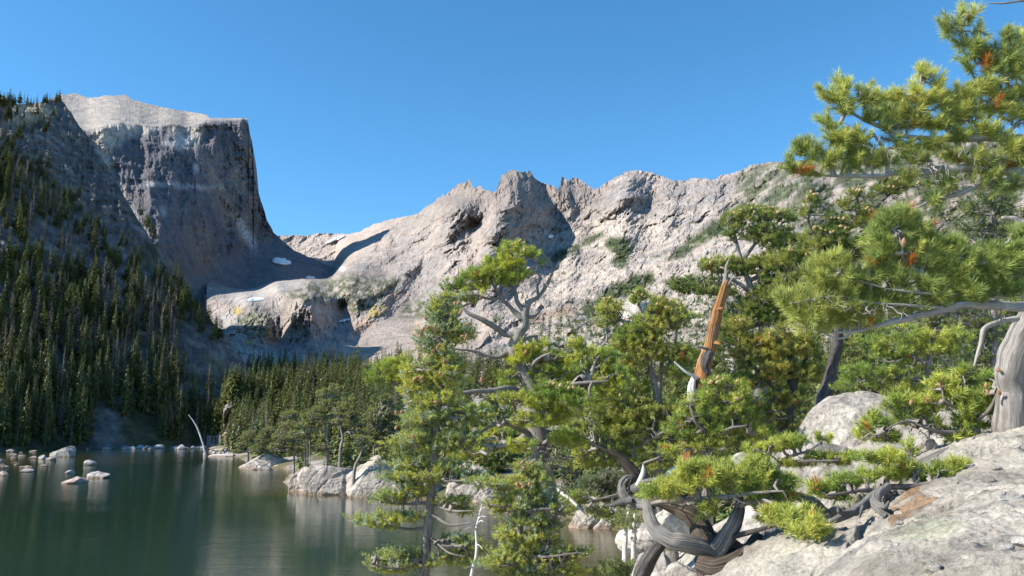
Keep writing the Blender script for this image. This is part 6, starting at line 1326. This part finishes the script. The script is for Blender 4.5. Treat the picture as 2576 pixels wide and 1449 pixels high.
# ------------------------------------------------------------------ two hikers on the far shore
def hiker(loc, label, shirt, trouser, hair, seed, arm):
    e = empty('person', loc); tag(e, label, 'person'); e.rotation_euler = (0, 0, 0.3 + seed)
    def skin(name, pts, edges, rad, mat, parent):
        me = bpy.data.meshes.new(name); me.from_pydata([tuple(p) for p in pts], edges, []); me.materials.append(mat); o = obj(name, me, parent)
        sm = o.modifiers.new('skin', 'SKIN'); me.skin_vertices[0].data[0].use_root = True
        for k_, r__ in enumerate(rad): me.skin_vertices[0].data[k_].radius = (r__, r__ * 0.8)
        ss_ = o.modifiers.new('sub', 'SUBSURF'); ss_.levels = 1; ss_.render_levels = 2
        return o
    pelvis, waist, chest, neck, head, crown_ = (0, 0, .93), (0, 0, 1.1), (0, 0, 1.32), (0, 0, 1.47), (0, -.02, 1.58), (0, 0, 1.68)
    pts = [pelvis, waist, chest, neck, head, crown_, (.1, 0, .88), (.11, -.02, .5), (.12, 0, .09), (.13, -.14, .04), (-.1, 0, .88), (-.12, -.04, .5), (-.12, .02, .09), (-.13, -.12, .04),
           (.19, 0, 1.40), (.25, -.02, 1.12), (.24, -.12, .90), (.24, -.15, .82), (-.19, 0, 1.40), (-.26, -.02, 1.14), (-.2, -.2 * arm, 1.14 - .2 * (1 - arm)), (-.18, -.26 * arm, 1.16 - .3 * (1 - arm))]
    ed = [(0, 1), (1, 2), (2, 3), (3, 4), (4, 5), (0, 6), (6, 7), (7, 8), (8, 9), (0, 10), (10, 11), (11, 12), (12, 13), (2, 14), (14, 15), (15, 16), (16, 17), (2, 18), (18, 19), (19, 20), (20, 21)]
    rd = [.15, .13, .16, .055, .10, .07, .09, .06, .045, .035, .09, .06, .045, .035, .06, .042, .03, .03, .06, .042, .03, .03]
    skin('body', pts, ed, rd, flat_mat('skin', (0.5, 0.32, 0.24)), e)
    skin('shirt', [pts[k_] for k_ in (1, 2, 14, 15, 18, 19)] + [(0, 0, .98)], [(6, 0), (0, 1), (1, 2), (2, 3), (1, 4), (4, 5)], [.15, .18, .075, .055, .075, .055, .16], flat_mat('shirt_cloth', shirt), e)
    skin('trousers', [pts[k_] for k_ in (0, 6, 7, 8, 10, 11, 12)], [(0, 1), (1, 2), (2, 3), (0, 4), (4, 5), (5, 6)], [.165, .105, .08, .06, .105, .08, .06], flat_mat('trouser_cloth', trouser), e)
    skin('hair', [(0, .02, 1.62), (0, .03, 1.70)], [(0, 1)], [.112, .085], flat_mat('hair', hair), e)
hp = on_ground(556, 1144) if on_ground(556, 1144) is not None else np.array([*lakept(556, 1146), 0.3])
X_, Y_ = lakept(558, 1149); zz = float(ground_z(np.array([X_]), np.array([Y_ + 5]))[0])
rock('rock_ledge', (X_, Y_ + 4, -0.3), (6.5, 4.5, 1.1), 991, 'low pale ledge the two hikers stand on', 'rock', sub=4, col=(0.5, 0.45, 0.4), tint=WET, rotz=0)
hiker((X_ - 0.5, Y_ + 4, 0.74), 'hiker in a white shirt and blue trousers on the far shore', (0.8, 0.8, 0.82), (0.06, 0.08, 0.3), (0.08, 0.05, 0.03), 0.0, 1.0)
hiker((X_ + 0.55, Y_ + 4.6, 0.74), 'hiker in a blue jacket beside the one in white', (0.12, 0.14, 0.45), (0.05, 0.06, 0.2), (0.2, 0.13, 0.07), 0.6, 0.4)

# loose stones on the slab
for k_ in range(34):
    sx = rr_.uniform(2020, 2570); sy = rr_.uniform(1130, 1440); Y = 8.2 - (sy - 1130) / 310 * 4.0
    for _ in range(12):
        q_ = P(sx, sy, Y); zz_ = float(slab_z(np.array([q_[0]]), np.array([q_[1]]))[0]); Y = Y - (zz_ - q_[2]) * -1.0 * 0.8 if False else Y + (q_[2] - zz_) * 1.5; Y = min(max(Y, 2.5), 14)
    q_ = P(sx, sy, Y); zz_ = float(slab_z(np.array([q_[0]]), np.array([q_[1]]))[0]); w_ = rr_.uniform(0.02, 0.06)
    rock('stone', (q_[0], q_[1], zz_ + w_ * 0.2), (w_, w_ * 0.8, w_ * 0.55), 1300 + k_, 'small loose stone lying on the granite slab in the right foreground', 'stone', 'loose stones on the slab', sub=3, col=tuple(rr_.uniform(0.6, 1.1) * np.array(GR)))

for sx in (528, 537, 545, 552, 561, 567, 574, 581, 588, 595, 603, 612, 540, 557, 570, 586, 599):
    Y = rr_.uniform(268, 300); X = (sx - CX) / F * Y * 1.0; z_ = float(ground_z(np.array([X]), np.array([Y]))[0])
    if z_ > 0: place_conifer(rr_.choice(GREEN + OLIVE), (X, Y, z_ - 0.3), rr_.uniform(10, 17), 'spruce_tree', 'conifer growing on the shore right behind the two hikers', 'conifer', 'conifers behind the hikers')
